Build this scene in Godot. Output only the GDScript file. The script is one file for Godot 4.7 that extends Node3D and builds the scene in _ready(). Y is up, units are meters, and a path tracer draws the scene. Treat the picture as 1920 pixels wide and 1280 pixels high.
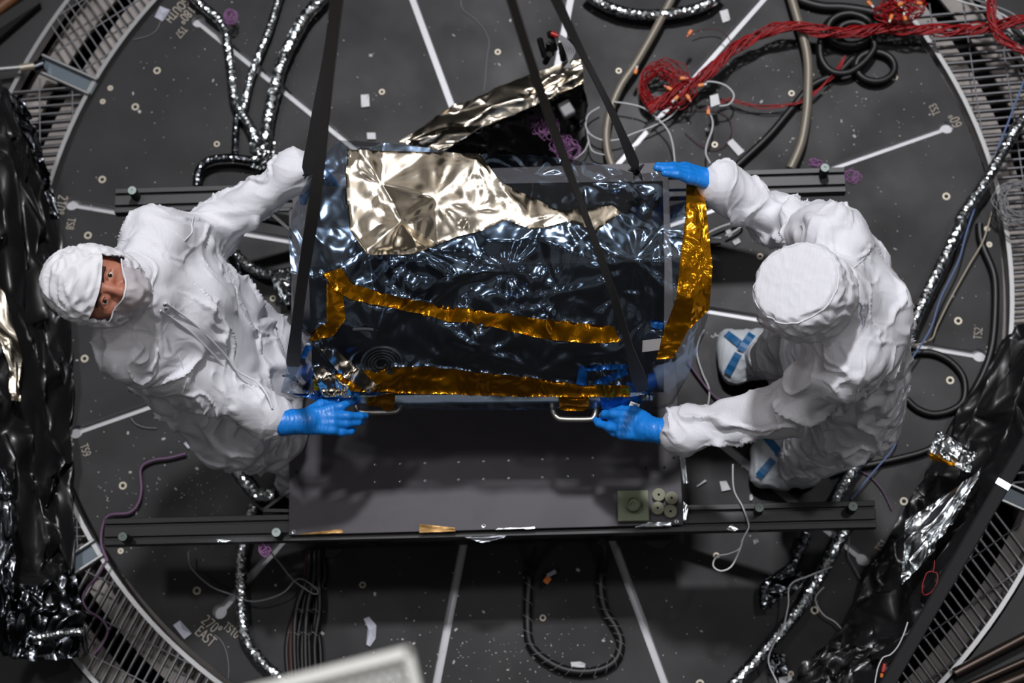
extends Node3D
# A test chamber seen from above: two people in cleanroom suits steady a foil-wrapped instrument that hangs from slings over a low stand.
# Units are metres; the origin is the centre of the round platform, y up, +z towards the bottom of the photograph.

const CAM := Vector3(0.2716, 6.0251, 1.8651)
const RIGHT := Vector3(0.998894, -0.047021, 0.0)
const DOWN := Vector3(-0.012423, -0.263904, 0.964469)
const AHEAD := Vector3(-0.045351, -0.963402, -0.264196)
const FOCAL := 3685.83          # focal length for a frame 1920 wide
const TURN := 40.679            # degrees between the platform's zero mark and +x

var M := {}
var used := {}
var rng := RandomNumberGenerator.new()
var soft := FastNoiseLite.new()
var crease := FastNoiseLite.new()


# ---------------------------------------------------------------- measuring
func at(px: float, py: float, h: float) -> Vector3:      # the point at height h that was surveyed at this place of the photograph
	var d := RIGHT * ((px - 960.0) / FOCAL) + DOWN * ((py - 640.0) / FOCAL) + AHEAD
	return CAM + d * ((h - CAM.y) / d.y)

func ats(list: Array, h: float) -> Array:                # pairs (one height) or triples of their own height
	var out := []
	for q in list:
		out.append(at(q[0], q[1], q[2] if q.size() > 2 else h))
	return out

func seen(p: Vector3, margin := 60.0) -> bool:
	var d := p - CAM
	var z := d.dot(AHEAD)
	var x := d.dot(RIGHT) / z * FOCAL + 960.0
	var y := d.dot(DOWN) / z * FOCAL + 640.0
	return x > -margin and x < 1920 + margin and y > -margin and y < 1280 + margin

func polar(r: float, deg: float, y := 0.0) -> Vector3:   # platform angle as engraved
	var a := deg_to_rad(deg - TURN)
	return Vector3(r * cos(a), y, -r * sin(a))

func ring_at(r: float, deg: float, y := 0.0) -> Vector3: # angle from +x
	var a := deg_to_rad(deg)
	return Vector3(r * cos(a), y, -r * sin(a))


# ---------------------------------------------------------------- naming
func thing(called: String, label: String, category: String, group := "") -> Node3D:
	var o := Node3D.new()
	o.name = numbered(called)
	add_child(o)
	o.set_meta("label", label)
	o.set_meta("category", category)
	if group != "":
		o.set_meta("group", group)
	return o

func numbered(called: String) -> String:
	used[called] = used.get(called, -1) + 1
	return called if used[called] == 0 else "%s_%03d" % [called, used[called]]

func part(parent: Node, called: String, mesh: Mesh, m: Material, label := "") -> MeshInstance3D:
	var o := MeshInstance3D.new()
	o.name = called
	o.mesh = mesh
	o.material_override = m
	parent.add_child(o, true)
	if label != "":
		o.set_meta("label", label)
	return o

func single(called: String, label: String, category: String, mesh: Mesh, m: Material, group := "") -> MeshInstance3D:
	var o := MeshInstance3D.new()
	o.name = numbered(called)
	o.mesh = mesh
	o.material_override = m
	add_child(o)
	o.set_meta("label", label)
	o.set_meta("category", category)
	if group != "":
		o.set_meta("group", group)
	return o

func struct(called: String, mesh: Mesh, m: Material) -> MeshInstance3D:
	var o := MeshInstance3D.new()
	o.name = called
	o.mesh = mesh
	o.material_override = m
	add_child(o)
	o.set_meta("kind", "structure")
	return o


# ---------------------------------------------------------------- shapes
class Shape:
	var st := SurfaceTool.new()
	var n := 0
	func _init() -> void:
		st.begin(Mesh.PRIMITIVE_TRIANGLES)
	func tri(a: Vector3, b: Vector3, c: Vector3, g := -1) -> void:
		st.set_smooth_group(g)
		st.add_vertex(a)
		st.add_vertex(b)
		st.add_vertex(c)
		n += 1
	func quad(a: Vector3, b: Vector3, c: Vector3, d: Vector3, g := -1) -> void:
		tri(a, b, c, g)
		tri(a, c, d, g)
	func done() -> ArrayMesh:
		st.generate_normals()
		st.index()
		return st.commit()
	func box(c: Vector3, s: Vector3, b := Basis.IDENTITY, bev := 0.0) -> void:
		var h := s * 0.5
		if bev <= 0.0:
			var p := []
			for i in 8:
				p.append(c + b * Vector3(h.x * (1 if i & 1 else -1), h.y * (1 if i & 2 else -1), h.z * (1 if i & 4 else -1)))
			for f in [[0, 1, 5, 4], [2, 6, 7, 3], [0, 4, 6, 2], [1, 3, 7, 5], [0, 2, 3, 1], [4, 5, 7, 6]]:
				quad(p[f[3]], p[f[2]], p[f[1]], p[f[0]])
			return
		# chamfered along every edge: three nested boxes' corners hulled face by face
		var k := [Vector3(h.x, h.y - bev, h.z - bev), Vector3(h.x - bev, h.y, h.z - bev), Vector3(h.x - bev, h.y - bev, h.z)]
		var q := func(i: int, sx: int, sy: int, sz: int) -> Vector3:
			return c + b * Vector3(k[i].x * sx, k[i].y * sy, k[i].z * sz)
		for s1 in [-1, 1]:
			face(c, q.call(0, s1, -1, -1), q.call(0, s1, 1, -1), q.call(0, s1, 1, 1), q.call(0, s1, -1, 1))
			face(c, q.call(1, -1, s1, -1), q.call(1, 1, s1, -1), q.call(1, 1, s1, 1), q.call(1, -1, s1, 1))
			face(c, q.call(2, -1, -1, s1), q.call(2, 1, -1, s1), q.call(2, 1, 1, s1), q.call(2, -1, 1, s1))
			for s2 in [-1, 1]:
				face(c, q.call(0, s1, s2, -1), q.call(1, s1, s2, -1), q.call(1, s1, s2, 1), q.call(0, s1, s2, 1))
				face(c, q.call(0, s1, -1, s2), q.call(2, s1, -1, s2), q.call(2, s1, 1, s2), q.call(0, s1, 1, s2))
				face(c, q.call(1, -1, s1, s2), q.call(2, -1, s1, s2), q.call(2, 1, s1, s2), q.call(1, 1, s1, s2))
				for s3 in [-1, 1]:
					face3(c, q.call(0, s1, s2, s3), q.call(1, s1, s2, s3), q.call(2, s1, s2, s3))
	func face(c: Vector3, a: Vector3, b: Vector3, d: Vector3, e: Vector3) -> void:   # a quad turned outward from c
		if (b - a).cross(d - a).dot(a + d - 2.0 * c) > 0:
			quad(a, e, d, b)
		else:
			quad(a, b, d, e)
	func face3(c: Vector3, a: Vector3, b: Vector3, d: Vector3) -> void:
		if (b - a).cross(d - a).dot(a - c) > 0:
			tri(a, d, b)
		else:
			tri(a, b, d)
	func lathe(base: Vector3, axis: Vector3, prof: Array, sides := 20) -> void:      # prof: [radius, height, smooth group]
		var ay := axis.normalized()
		var ax := ay.cross(Vector3(0.31, 0.2, 0.93)).normalized()
		var az := ax.cross(ay)
		for i in range(prof.size() - 1):
			var p0 = prof[i]
			var p1 = prof[i + 1]
			var g: int = p1[2] if p1.size() > 2 else -1
			for s in sides:
				var t0 := TAU * s / sides
				var t1 := TAU * (s + 1) / sides
				var d0 := ax * cos(t0) + az * sin(t0)
				var d1 := ax * cos(t1) + az * sin(t1)
				var a: Vector3 = base + ay * p0[1] + d0 * p0[0]
				var b: Vector3 = base + ay * p0[1] + d1 * p0[0]
				var c: Vector3 = base + ay * p1[1] + d1 * p1[0]
				var d: Vector3 = base + ay * p1[1] + d0 * p1[0]
				if p1[0] > 1e-6:
					tri(a, c, d, g)
				if p0[0] > 1e-6:
					tri(a, b, c, g)
	func cyl(a: Vector3, b: Vector3, r: float, sides := 16, r2 := -1.0) -> void:
		var l := (b - a).length()
		var q := r if r2 < 0 else r2
		lathe(a, b - a, [[0.0, 0.0], [r, 0.0], [q, l, 1], [0.0, l]], sides)
	func tube(pts: Array, r: float, sides := 8, jitter := 0.0, rg: RandomNumberGenerator = null, flat := false, taper := 1.0) -> void:
		var n_p := pts.size()
		var up := Vector3(0.05, 1, 0.02)
		var rows := []
		for i in n_p:
			var t: Vector3 = (pts[mini(i + 1, n_p - 1)] - pts[maxi(i - 1, 0)])
			t = t.normalized() if t.length() > 1e-7 else Vector3.RIGHT
			var s := t.cross(up)
			s = s.normalized() if s.length() > 1e-4 else Vector3.RIGHT
			var u := s.cross(t)
			var row := []
			for k in sides:
				var a := TAU * (k + (0.5 * (i % 2) if flat else 0.0)) / sides
				var rr := r * lerpf(1.0, taper, float(i) / maxf(1, n_p - 1))
				if jitter > 0:
					rr *= 1.0 + rg.randf_range(-jitter, jitter)
				row.append(pts[i] + (s * cos(a) + u * sin(a)) * rr)
			rows.append(row)
		var g := -1 if flat else 3
		for i in range(n_p - 1):
			for k in sides:
				var k2 := (k + 1) % sides
				if i % 2 == 0 or not flat:
					tri(rows[i][k], rows[i + 1][k], rows[i][k2], g)
					tri(rows[i][k2], rows[i + 1][k], rows[i + 1][k2], g)
				else:
					tri(rows[i][k], rows[i + 1][k2], rows[i][k2], g)
					tri(rows[i][k], rows[i + 1][k], rows[i + 1][k2], g)
		for k in range(1, sides - 1):
			tri(rows[0][0], rows[0][k], rows[0][k + 1])
			tri(rows[n_p - 1][0], rows[n_p - 1][k + 1], rows[n_p - 1][k])
	func strip(pts: Array, side: Array, thick: float) -> void:      # a flat band: half-width vectors on both sides of each point
		for i in range(pts.size() - 1):
			var t: Vector3 = (pts[i + 1] - pts[i]).normalized()
			var nn: Vector3 = side[i].cross(t).normalized() * thick
			quad(pts[i] - side[i] + nn, pts[i] + side[i] + nn, pts[i + 1] + side[i + 1] + nn, pts[i + 1] - side[i + 1] + nn, 2)
			quad(pts[i] + side[i] - nn, pts[i] - side[i] - nn, pts[i + 1] - side[i + 1] - nn, pts[i + 1] + side[i + 1] - nn, 4)
			quad(pts[i] + side[i] + nn, pts[i] + side[i] - nn, pts[i + 1] + side[i + 1] - nn, pts[i + 1] + side[i + 1] + nn)
			quad(pts[i] - side[i] - nn, pts[i] - side[i] + nn, pts[i + 1] - side[i + 1] + nn, pts[i + 1] - side[i + 1] - nn)
	func annulus(r0: float, r1: float, y0: float, y1: float, a0: float, a1: float, sides: int) -> void:   # a flat ring with thickness
		for i in sides:
			var t0 := deg_to_rad(lerpf(a0, a1, float(i) / sides))
			var t1 := deg_to_rad(lerpf(a0, a1, float(i + 1) / sides))
			var d0 := Vector3(cos(t0), 0, -sin(t0))
			var d1 := Vector3(cos(t1), 0, -sin(t1))
			var u0 := Vector3(0, y0, 0)
			var u1 := Vector3(0, y1, 0)
			quad(d0 * r0 + u1, d0 * r1 + u1, d1 * r1 + u1, d1 * r0 + u1)
			quad(d1 * r0 + u0, d1 * r1 + u0, d0 * r1 + u0, d0 * r0 + u0)
			quad(d0 * r1 + u1, d0 * r1 + u0, d1 * r1 + u0, d1 * r1 + u1, 1)
			quad(d1 * r0 + u1, d1 * r0 + u0, d0 * r0 + u0, d0 * r0 + u1, 1)

func spline(p: Array, step: float) -> Array:            # Catmull-Rom through the points
	var out := []
	for i in range(p.size() - 1):
		var a: Vector3 = p[maxi(i - 1, 0)]
		var b: Vector3 = p[i]
		var c: Vector3 = p[i + 1]
		var d: Vector3 = p[mini(i + 2, p.size() - 1)]
		var n := maxi(1, int(ceil((c - b).length() / step)))
		for k in n:
			var t := float(k) / n
			out.append(0.5 * (2.0 * b + (c - a) * t + (2.0 * a - 5.0 * b + 4.0 * c - d) * t * t + (3.0 * b - a - 3.0 * c + d) * t * t * t))
	out.append(p[p.size() - 1])
	return out

func foil_tube(p: Array, r: float, seed_: int) -> ArrayMesh:
	var rg := RandomNumberGenerator.new()
	rg.seed = seed_
	var s := Shape.new()
	s.tube(spline(p, r * 0.34), r, 15, 0.085, rg, true)
	return s.done()

func wire(p: Array, r: float, sides := 6, step := 0.012) -> ArrayMesh:
	var s := Shape.new()
	s.tube(spline(p, step), r, sides)
	return s.done()

func loops(c: Vector3, rx: float, rz: float, turns: float, seed_: int, r: float, wob: float, lift: float) -> ArrayMesh:   # a loosely coiled wire
	var rg := RandomNumberGenerator.new()
	rg.seed = seed_
	var p := []
	var n := int(turns * 12)
	var a0 := rg.randf() * TAU
	for i in n + 1:
		var a := a0 + TAU * i / 12.0
		p.append(c + Vector3(cos(a) * rx * (1 + rg.randf_range(-wob, wob)), rg.randf() * lift, sin(a) * rz * (1 + rg.randf_range(-wob, wob))))
	return wire(p, r, 5, 0.015)

# A crumpled sheet over a net of control points: random points joined to facets, pushed out by up to amp, each facet broken once or twice more.
func crumple(rows: Array, count: int, amp: float, seed_: int, su := 1.0, sv := 1.0, fine := 0.35, levels := 1) -> ArrayMesh:
	var rg := RandomNumberGenerator.new()
	rg.seed = seed_
	var pts := PackedVector2Array()
	var lift := []
	for i in 13:
		var e := i / 12.0
		for q in [Vector2(e, 0), Vector2(e, 1), Vector2(0, e), Vector2(1, e)]:
			if not pts.has(q):
				pts.append(q)
				lift.append(rg.randf_range(-0.4, 0.4) * amp)
	for i in count:
		pts.append(Vector2(rg.randf_range(0.02, 0.98), rg.randf_range(0.02, 0.98)))
		lift.append(rg.randf_range(-1, 1) * amp)
	var scaled := PackedVector2Array()
	for q in pts:
		scaled.append(Vector2(q.x * su, q.y * sv))
	var ids := Geometry2D.triangulate_delaunay(scaled)
	var world := []
	for i in pts.size():
		world.append(net(rows, pts[i].x, pts[i].y) + net_normal(rows, pts[i].x, pts[i].y) * lift[i])
	var tris := []
	for i in range(0, ids.size(), 3):
		tris.append([world[ids[i]], world[ids[i + 1]], world[ids[i + 2]]])
	return facets(tris, amp * fine, levels, seed_)

func facets(tris: Array, amp: float, levels: int, seed_: int) -> ArrayMesh:
	for l in levels:
		tris = split(tris, amp * pow(0.35, l), seed_ + l)
	return sheet(tris)

func sheet(tris: Array) -> ArrayMesh:                 # softly creased: neighbouring facets share their normals
	var s := Shape.new()
	for t in tris:
		if (t[1] - t[0]).cross(t[2] - t[0]).y > 0:
			s.tri(t[0], t[2], t[1], 1)
		else:
			s.tri(t[0], t[1], t[2], 1)
	return s.done()

func split(tris: Array, amp: float, seed_: int) -> Array:    # halve every edge; the new points are shared, so the sheet stays whole
	var out := []
	var mids := {}
	var rg := RandomNumberGenerator.new()
	rg.seed = seed_
	for t in tris:
		var m := []
		for k in 3:
			var a: Vector3 = t[k]
			var b: Vector3 = t[(k + 1) % 3]
			var key := ((a + b) * 8192.0).round()
			if not mids.has(key):
				mids[key] = (a + b) * 0.5 + Vector3(rg.randf_range(-0.3, 0.3), rg.randf_range(-1, 1), rg.randf_range(-0.3, 0.3)) * minf(amp, (a - b).length() * 0.16)
			m.append(mids[key])
		out.append([t[0], m[0], m[2]])
		out.append([m[0], t[1], m[1]])
		out.append([m[2], m[1], t[2]])
		out.append([m[0], m[1], m[2]])
	return out

func net(rows: Array, u: float, v: float) -> Vector3:
	var n := rows.size() - 1
	var y := clampf(v, 0, 1) * n
	var i := mini(int(y), n - 1)
	return along(rows[i], u).lerp(along(rows[i + 1], u), y - i)

func along(row: Array, u: float) -> Vector3:
	var n := row.size() - 1
	var x := clampf(u, 0, 1) * n
	var i := mini(int(x), n - 1)
	return (row[i] as Vector3).lerp(row[i + 1], x - i)

func net_normal(rows: Array, u: float, v: float) -> Vector3:
	var a := net(rows, u + 0.02, v) - net(rows, u - 0.02, v)
	var b := net(rows, u, v + 0.02) - net(rows, u, v - 0.02)
	var n := a.cross(b)
	if n.length() < 1e-9:
		return Vector3.UP
	n = n.normalized()
	return n if n.y > 0 else -n

func rows_of(list: Array) -> Array:
	var out := []
	for r in list:
		out.append(ats(r, 0.0))
	return out


# ---------------------------------------------------------------- bodies: tapered bones joined smoothly, meshed as surface nets
func flesh(bones: Array, cell: float, k: float) -> Array:          # -> [vertices, triangles]
	var lo := Vector3(1e9, 1e9, 1e9)
	var hi := -lo
	for b in bones:
		var r: float = maxf(b[2], b[3]) + cell * 4
		for q in [b[0], b[1]]:
			lo = lo.min(q - Vector3(r, r, r))
			hi = hi.max(q + Vector3(r, r, r))
	var nx := int((hi.x - lo.x) / cell) + 2
	var ny := int((hi.y - lo.y) / cell) + 2
	var nz := int((hi.z - lo.z) / cell) + 2
	var f := PackedFloat32Array()
	f.resize(nx * ny * nz)
	f.fill(9.0)
	for b in bones:
		var a: Vector3 = b[0]
		var ab: Vector3 = b[1] - a
		var l2 := maxf(ab.length_squared(), 1e-9)
		var ra: float = b[2]
		var dr: float = b[3] - ra
		var big := maxf(b[2], b[3]) + k + cell * 2.5
		var p0: Vector3 = ((a.min(b[1]) - Vector3(big, big, big)) - lo) / cell
		var p1: Vector3 = ((a.max(b[1]) + Vector3(big, big, big)) - lo) / cell
		for z in range(maxi(0, int(p0.z)), mini(nz, int(p1.z) + 1)):
			for y in range(maxi(0, int(p0.y)), mini(ny, int(p1.y) + 1)):
				var i := (z * ny + y) * nx
				for x in range(maxi(0, int(p0.x)), mini(nx, int(p1.x) + 1)):
					var p := lo + Vector3(x, y, z) * cell - a
					var t := clampf(p.dot(ab) / l2, 0.0, 1.0)
					var d := (p - ab * t).length() - ra - dr * t
					var v := f[i + x]
					var h := maxf(k - absf(v - d), 0.0)
					f[i + x] = minf(v, d) - h * h / (4.0 * k)
	var vs := PackedVector3Array()
	var where := {}
	var sy := nx
	var sz := nx * ny
	var off := [0, 1, sy, sy + 1, sz, sz + 1, sz + sy, sz + sy + 1]
	var edges := [[0, 1], [2, 3], [4, 5], [6, 7], [0, 2], [1, 3], [4, 6], [5, 7], [0, 4], [1, 5], [2, 6], [3, 7]]
	for z in nz - 1:
		for y in ny - 1:
			var base := z * sz + y * sy
			for x in nx - 1:
				var i := base + x
				if absf(f[i]) > cell * 2.0:
					continue
				var neg := 0
				for o in off:
					if f[i + o] < 0:
						neg += 1
				if neg == 0 or neg == 8:
					continue
				var sum := Vector3.ZERO
				var cnt := 0
				for e in edges:
					var va := f[i + off[e[0]]]
					var vb := f[i + off[e[1]]]
					if (va < 0) != (vb < 0):
						var t := va / (va - vb)
						var pa := Vector3(e[0] & 1, (e[0] >> 1) & 1, e[0] >> 2)
						var pb := Vector3(e[1] & 1, (e[1] >> 1) & 1, e[1] >> 2)
						sum += pa.lerp(pb, t)
						cnt += 1
				where[i] = vs.size()
				vs.append(lo + (Vector3(x, y, z) + sum / cnt) * cell)
	var ix := PackedInt32Array()
	for i in where:
		var inside := f[i] < 0
		for ax in 3:
			var step: int = [1, sy, sz][ax]
			if inside == (f[i + step] < 0):
				continue
			var u: int = [sy, sz, 1][ax]
			var w: int = [sz, 1, sy][ax]
			if not (where.has(i - u) and where.has(i - w) and where.has(i - u - w)):
				continue
			var q := [where[i], where[i - u], where[i - u - w], where[i - w]]
			if inside:
				ix.append_array([q[0], q[2], q[1], q[0], q[3], q[2]])
			else:
				ix.append_array([q[0], q[1], q[2], q[0], q[2], q[3]])
	return [vs, ix]

func finer(g: Array) -> Array:                        # every triangle into four
	var vs: PackedVector3Array = g[0]
	var ix: PackedInt32Array = g[1]
	var mid := {}
	var out := PackedInt32Array()
	for t in range(0, ix.size(), 3):
		var m := [0, 0, 0]
		for k in 3:
			var a := ix[t + k]
			var b := ix[t + (k + 1) % 3]
			var key := (mini(a, b) << 24) | maxi(a, b)
			if not mid.has(key):
				mid[key] = vs.size()
				vs.append((vs[a] + vs[b]) * 0.5)
			m[k] = mid[key]
		out.append_array([ix[t], m[0], m[2], m[0], ix[t + 1], m[1], m[2], m[1], ix[t + 2], m[0], m[1], m[2]])
	return [vs, out]

func normals_of(g: Array) -> PackedVector3Array:
	var vs: PackedVector3Array = g[0]
	var ix: PackedInt32Array = g[1]
	var ns := PackedVector3Array()
	ns.resize(vs.size())
	for t in range(0, ix.size(), 3):
		var n := (vs[ix[t + 2]] - vs[ix[t]]).cross(vs[ix[t + 1]] - vs[ix[t]])
		ns[ix[t]] += n
		ns[ix[t + 1]] += n
		ns[ix[t + 2]] += n
	for i in ns.size():
		ns[i] = ns[i].normalized()
	return ns

func skin(g: Array) -> ArrayMesh:
	var arr := []
	arr.resize(Mesh.ARRAY_MAX)
	arr[Mesh.ARRAY_VERTEX] = g[0]
	arr[Mesh.ARRAY_NORMAL] = normals_of(g)
	arr[Mesh.ARRAY_INDEX] = g[1]
	var m := ArrayMesh.new()
	m.add_surface_from_arrays(Mesh.PRIMITIVE_TRIANGLES, arr)
	return m

# Folds of loose cloth: creases that run mostly along the way of the nearest bone or across it, as the bone says (its fifth value: fold depth, sixth: across).
func folded(g: Array, bones: Array, seed_: int) -> Array:
	var vs: PackedVector3Array = g[0]
	var ns := normals_of(g)
	crease.seed = seed_
	soft.seed = seed_ + 5
	var us := []
	for b in bones:
		if b.size() > 5:
			us.append(b)
	var w := PackedFloat32Array()
	w.resize(us.size())
	for i in vs.size():
		var p := vs[i]
		var top := 0.0
		for j in us.size():
			var b: Array = us[j]
			var ab: Vector3 = b[1] - b[0]
			var t := clampf((p - b[0]).dot(ab) / maxf(ab.length_squared(), 1e-6), 0, 1)
			var d: float = absf((p - b[0] - ab * t).length() - lerpf(b[2], b[3], t))
			w[j] = 1.0 / (d * d + 0.0006)
			top = maxf(top, w[j])
		var warp := Vector3(soft.get_noise_3d(p.x * 6, p.y * 6, p.z * 6), soft.get_noise_3d(p.y * 6, p.z * 6 + 9, p.x * 6), soft.get_noise_3d(p.z * 6, p.x * 6, p.y * 6 + 5)) * 0.06
		var where_ := 0.5 + 0.5 * clampf(soft.get_noise_3d(p.x * 7 + 70, p.y * 7, p.z * 7) * 2.4, -1, 1)
		var big := soft.get_noise_3d(p.x * 5 + 40, p.y * 5, p.z * 5)
		var sum := 0.0
		var wsum := 0.0
		for j in us.size():
			var k := w[j] - top * 0.1
			if k <= 0:
				continue
			var b: Array = us[j]
			var dir: Vector3 = b[5]
			var q: Vector3 = p - b[0]
			q -= dir * q.dot(dir) * 0.89                     # stretched along the fold
			q += warp + Vector3(j * 3.1, 0, j * 1.7)
			var wave := crease.get_noise_3d(q.x * 9 + 12, q.y * 9, q.z * 9)
			var c1 := pow(maxf(0.0, 1.0 - absf(crease.get_noise_3d(q.x * 8, q.y * 8, q.z * 8)) * 4.0), 1.6)
			var c2 := pow(maxf(0.0, 1.0 - absf(crease.get_noise_3d(q.x * 18 + 31, q.y * 18, q.z * 18)) * 4.0), 1.5)
			sum += k * b[4] * (wave * 1.6 + c1 * (0.5 + 1.3 * where_) + c2 * 0.15 * where_ + big * 0.5 - 0.3)
			wsum += k
		if wsum > 0:
			vs[i] = p + ns[i] * sum / wsum
	return [vs, g[1]]

# A cap, hood or mask: the part of a rounded shell around a head that keep(dir) picks.
func shell(c: Vector3, b: Basis, size: Callable, keep: Callable, nu: int, nv: int, thick := 0.0025) -> ArrayMesh:
	var s := Shape.new()
	for j in nv:
		for i in nu:
			var q := []
			var ok := true
			for o in [[0, 0], [1, 0], [1, 1], [0, 1]]:
				var th: float = PI * (j + o[1]) / nv
				var ph: float = TAU * (i + o[0]) / nu
				var d := Vector3(sin(th) * cos(ph), cos(th), sin(th) * sin(ph))
				ok = ok and keep.call(d)
				q.append(c + b * (size.call(d) as Vector3))
			if ok:
				s.quad(q[3], q[2], q[1], q[0], 1)
				var inn := []
				for v in q:
					inn.append(c + (v - c) * (1.0 - thick / maxf(0.02, (v - c).length())))
				s.quad(inn[0], inn[1], inn[2], inn[3], 2)
	return s.done()


# ---------------------------------------------------------------- materials
func mat(c: Color, rough := 0.6, metal := 0.0) -> StandardMaterial3D:
	var m := StandardMaterial3D.new()
	m.albedo_color = c
	m.roughness = rough
	m.metallic = metal
	return m

func noise_tex(seed_: int, freq: float, ramp: Array, size := 512, octaves := 5, normal := false) -> NoiseTexture2D:
	var n := FastNoiseLite.new()
	n.seed = seed_
	n.noise_type = FastNoiseLite.TYPE_SIMPLEX_SMOOTH
	n.frequency = freq
	n.fractal_octaves = octaves
	var t := NoiseTexture2D.new()
	t.width = size
	t.height = size
	t.seamless = true
	t.noise = n
	t.as_normal_map = normal
	if not ramp.is_empty():
		var g := Gradient.new()
		var offs := PackedFloat32Array()
		var cols := PackedColorArray()
		for r in ramp:
			offs.append(r[0])
			cols.append(Color(r[1], r[1], r[1]))
		g.offsets = offs
		g.colors = cols
		t.color_ramp = g
	return t

func tri_mapped(m: StandardMaterial3D, scale_: float) -> void:
	m.uv1_triplanar = true
	m.uv1_world_triplanar = true
	m.uv1_scale = Vector3(scale_, scale_, scale_)

func weave() -> ImageTexture:                          # the carbon grid woven into the suits, 5 mm apart
	var im := Image.create(128, 128, false, Image.FORMAT_RGB8)
	im.fill(Color(1, 1, 1))
	for k in 4:
		im.fill_rect(Rect2i(k * 32, 0, 3, 128), Color(0.91, 0.91, 0.92))
		im.fill_rect(Rect2i(0, k * 32, 128, 3), Color(0.91, 0.91, 0.92))
	im.generate_mipmaps()
	return ImageTexture.create_from_image(im)

func braid() -> ImageTexture:
	var im := Image.create(64, 64, false, Image.FORMAT_RGB8)
	for y in 64:
		for x in 64:
			var a := sin((x + y) * TAU / 16.0)
			var b := sin((x - y) * TAU / 16.0)
			var v := 0.55 + 0.25 * maxf(a, b)
			im.set_pixel(x, y, Color(v, v, v))
	return ImageTexture.create_from_image(im)

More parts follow.
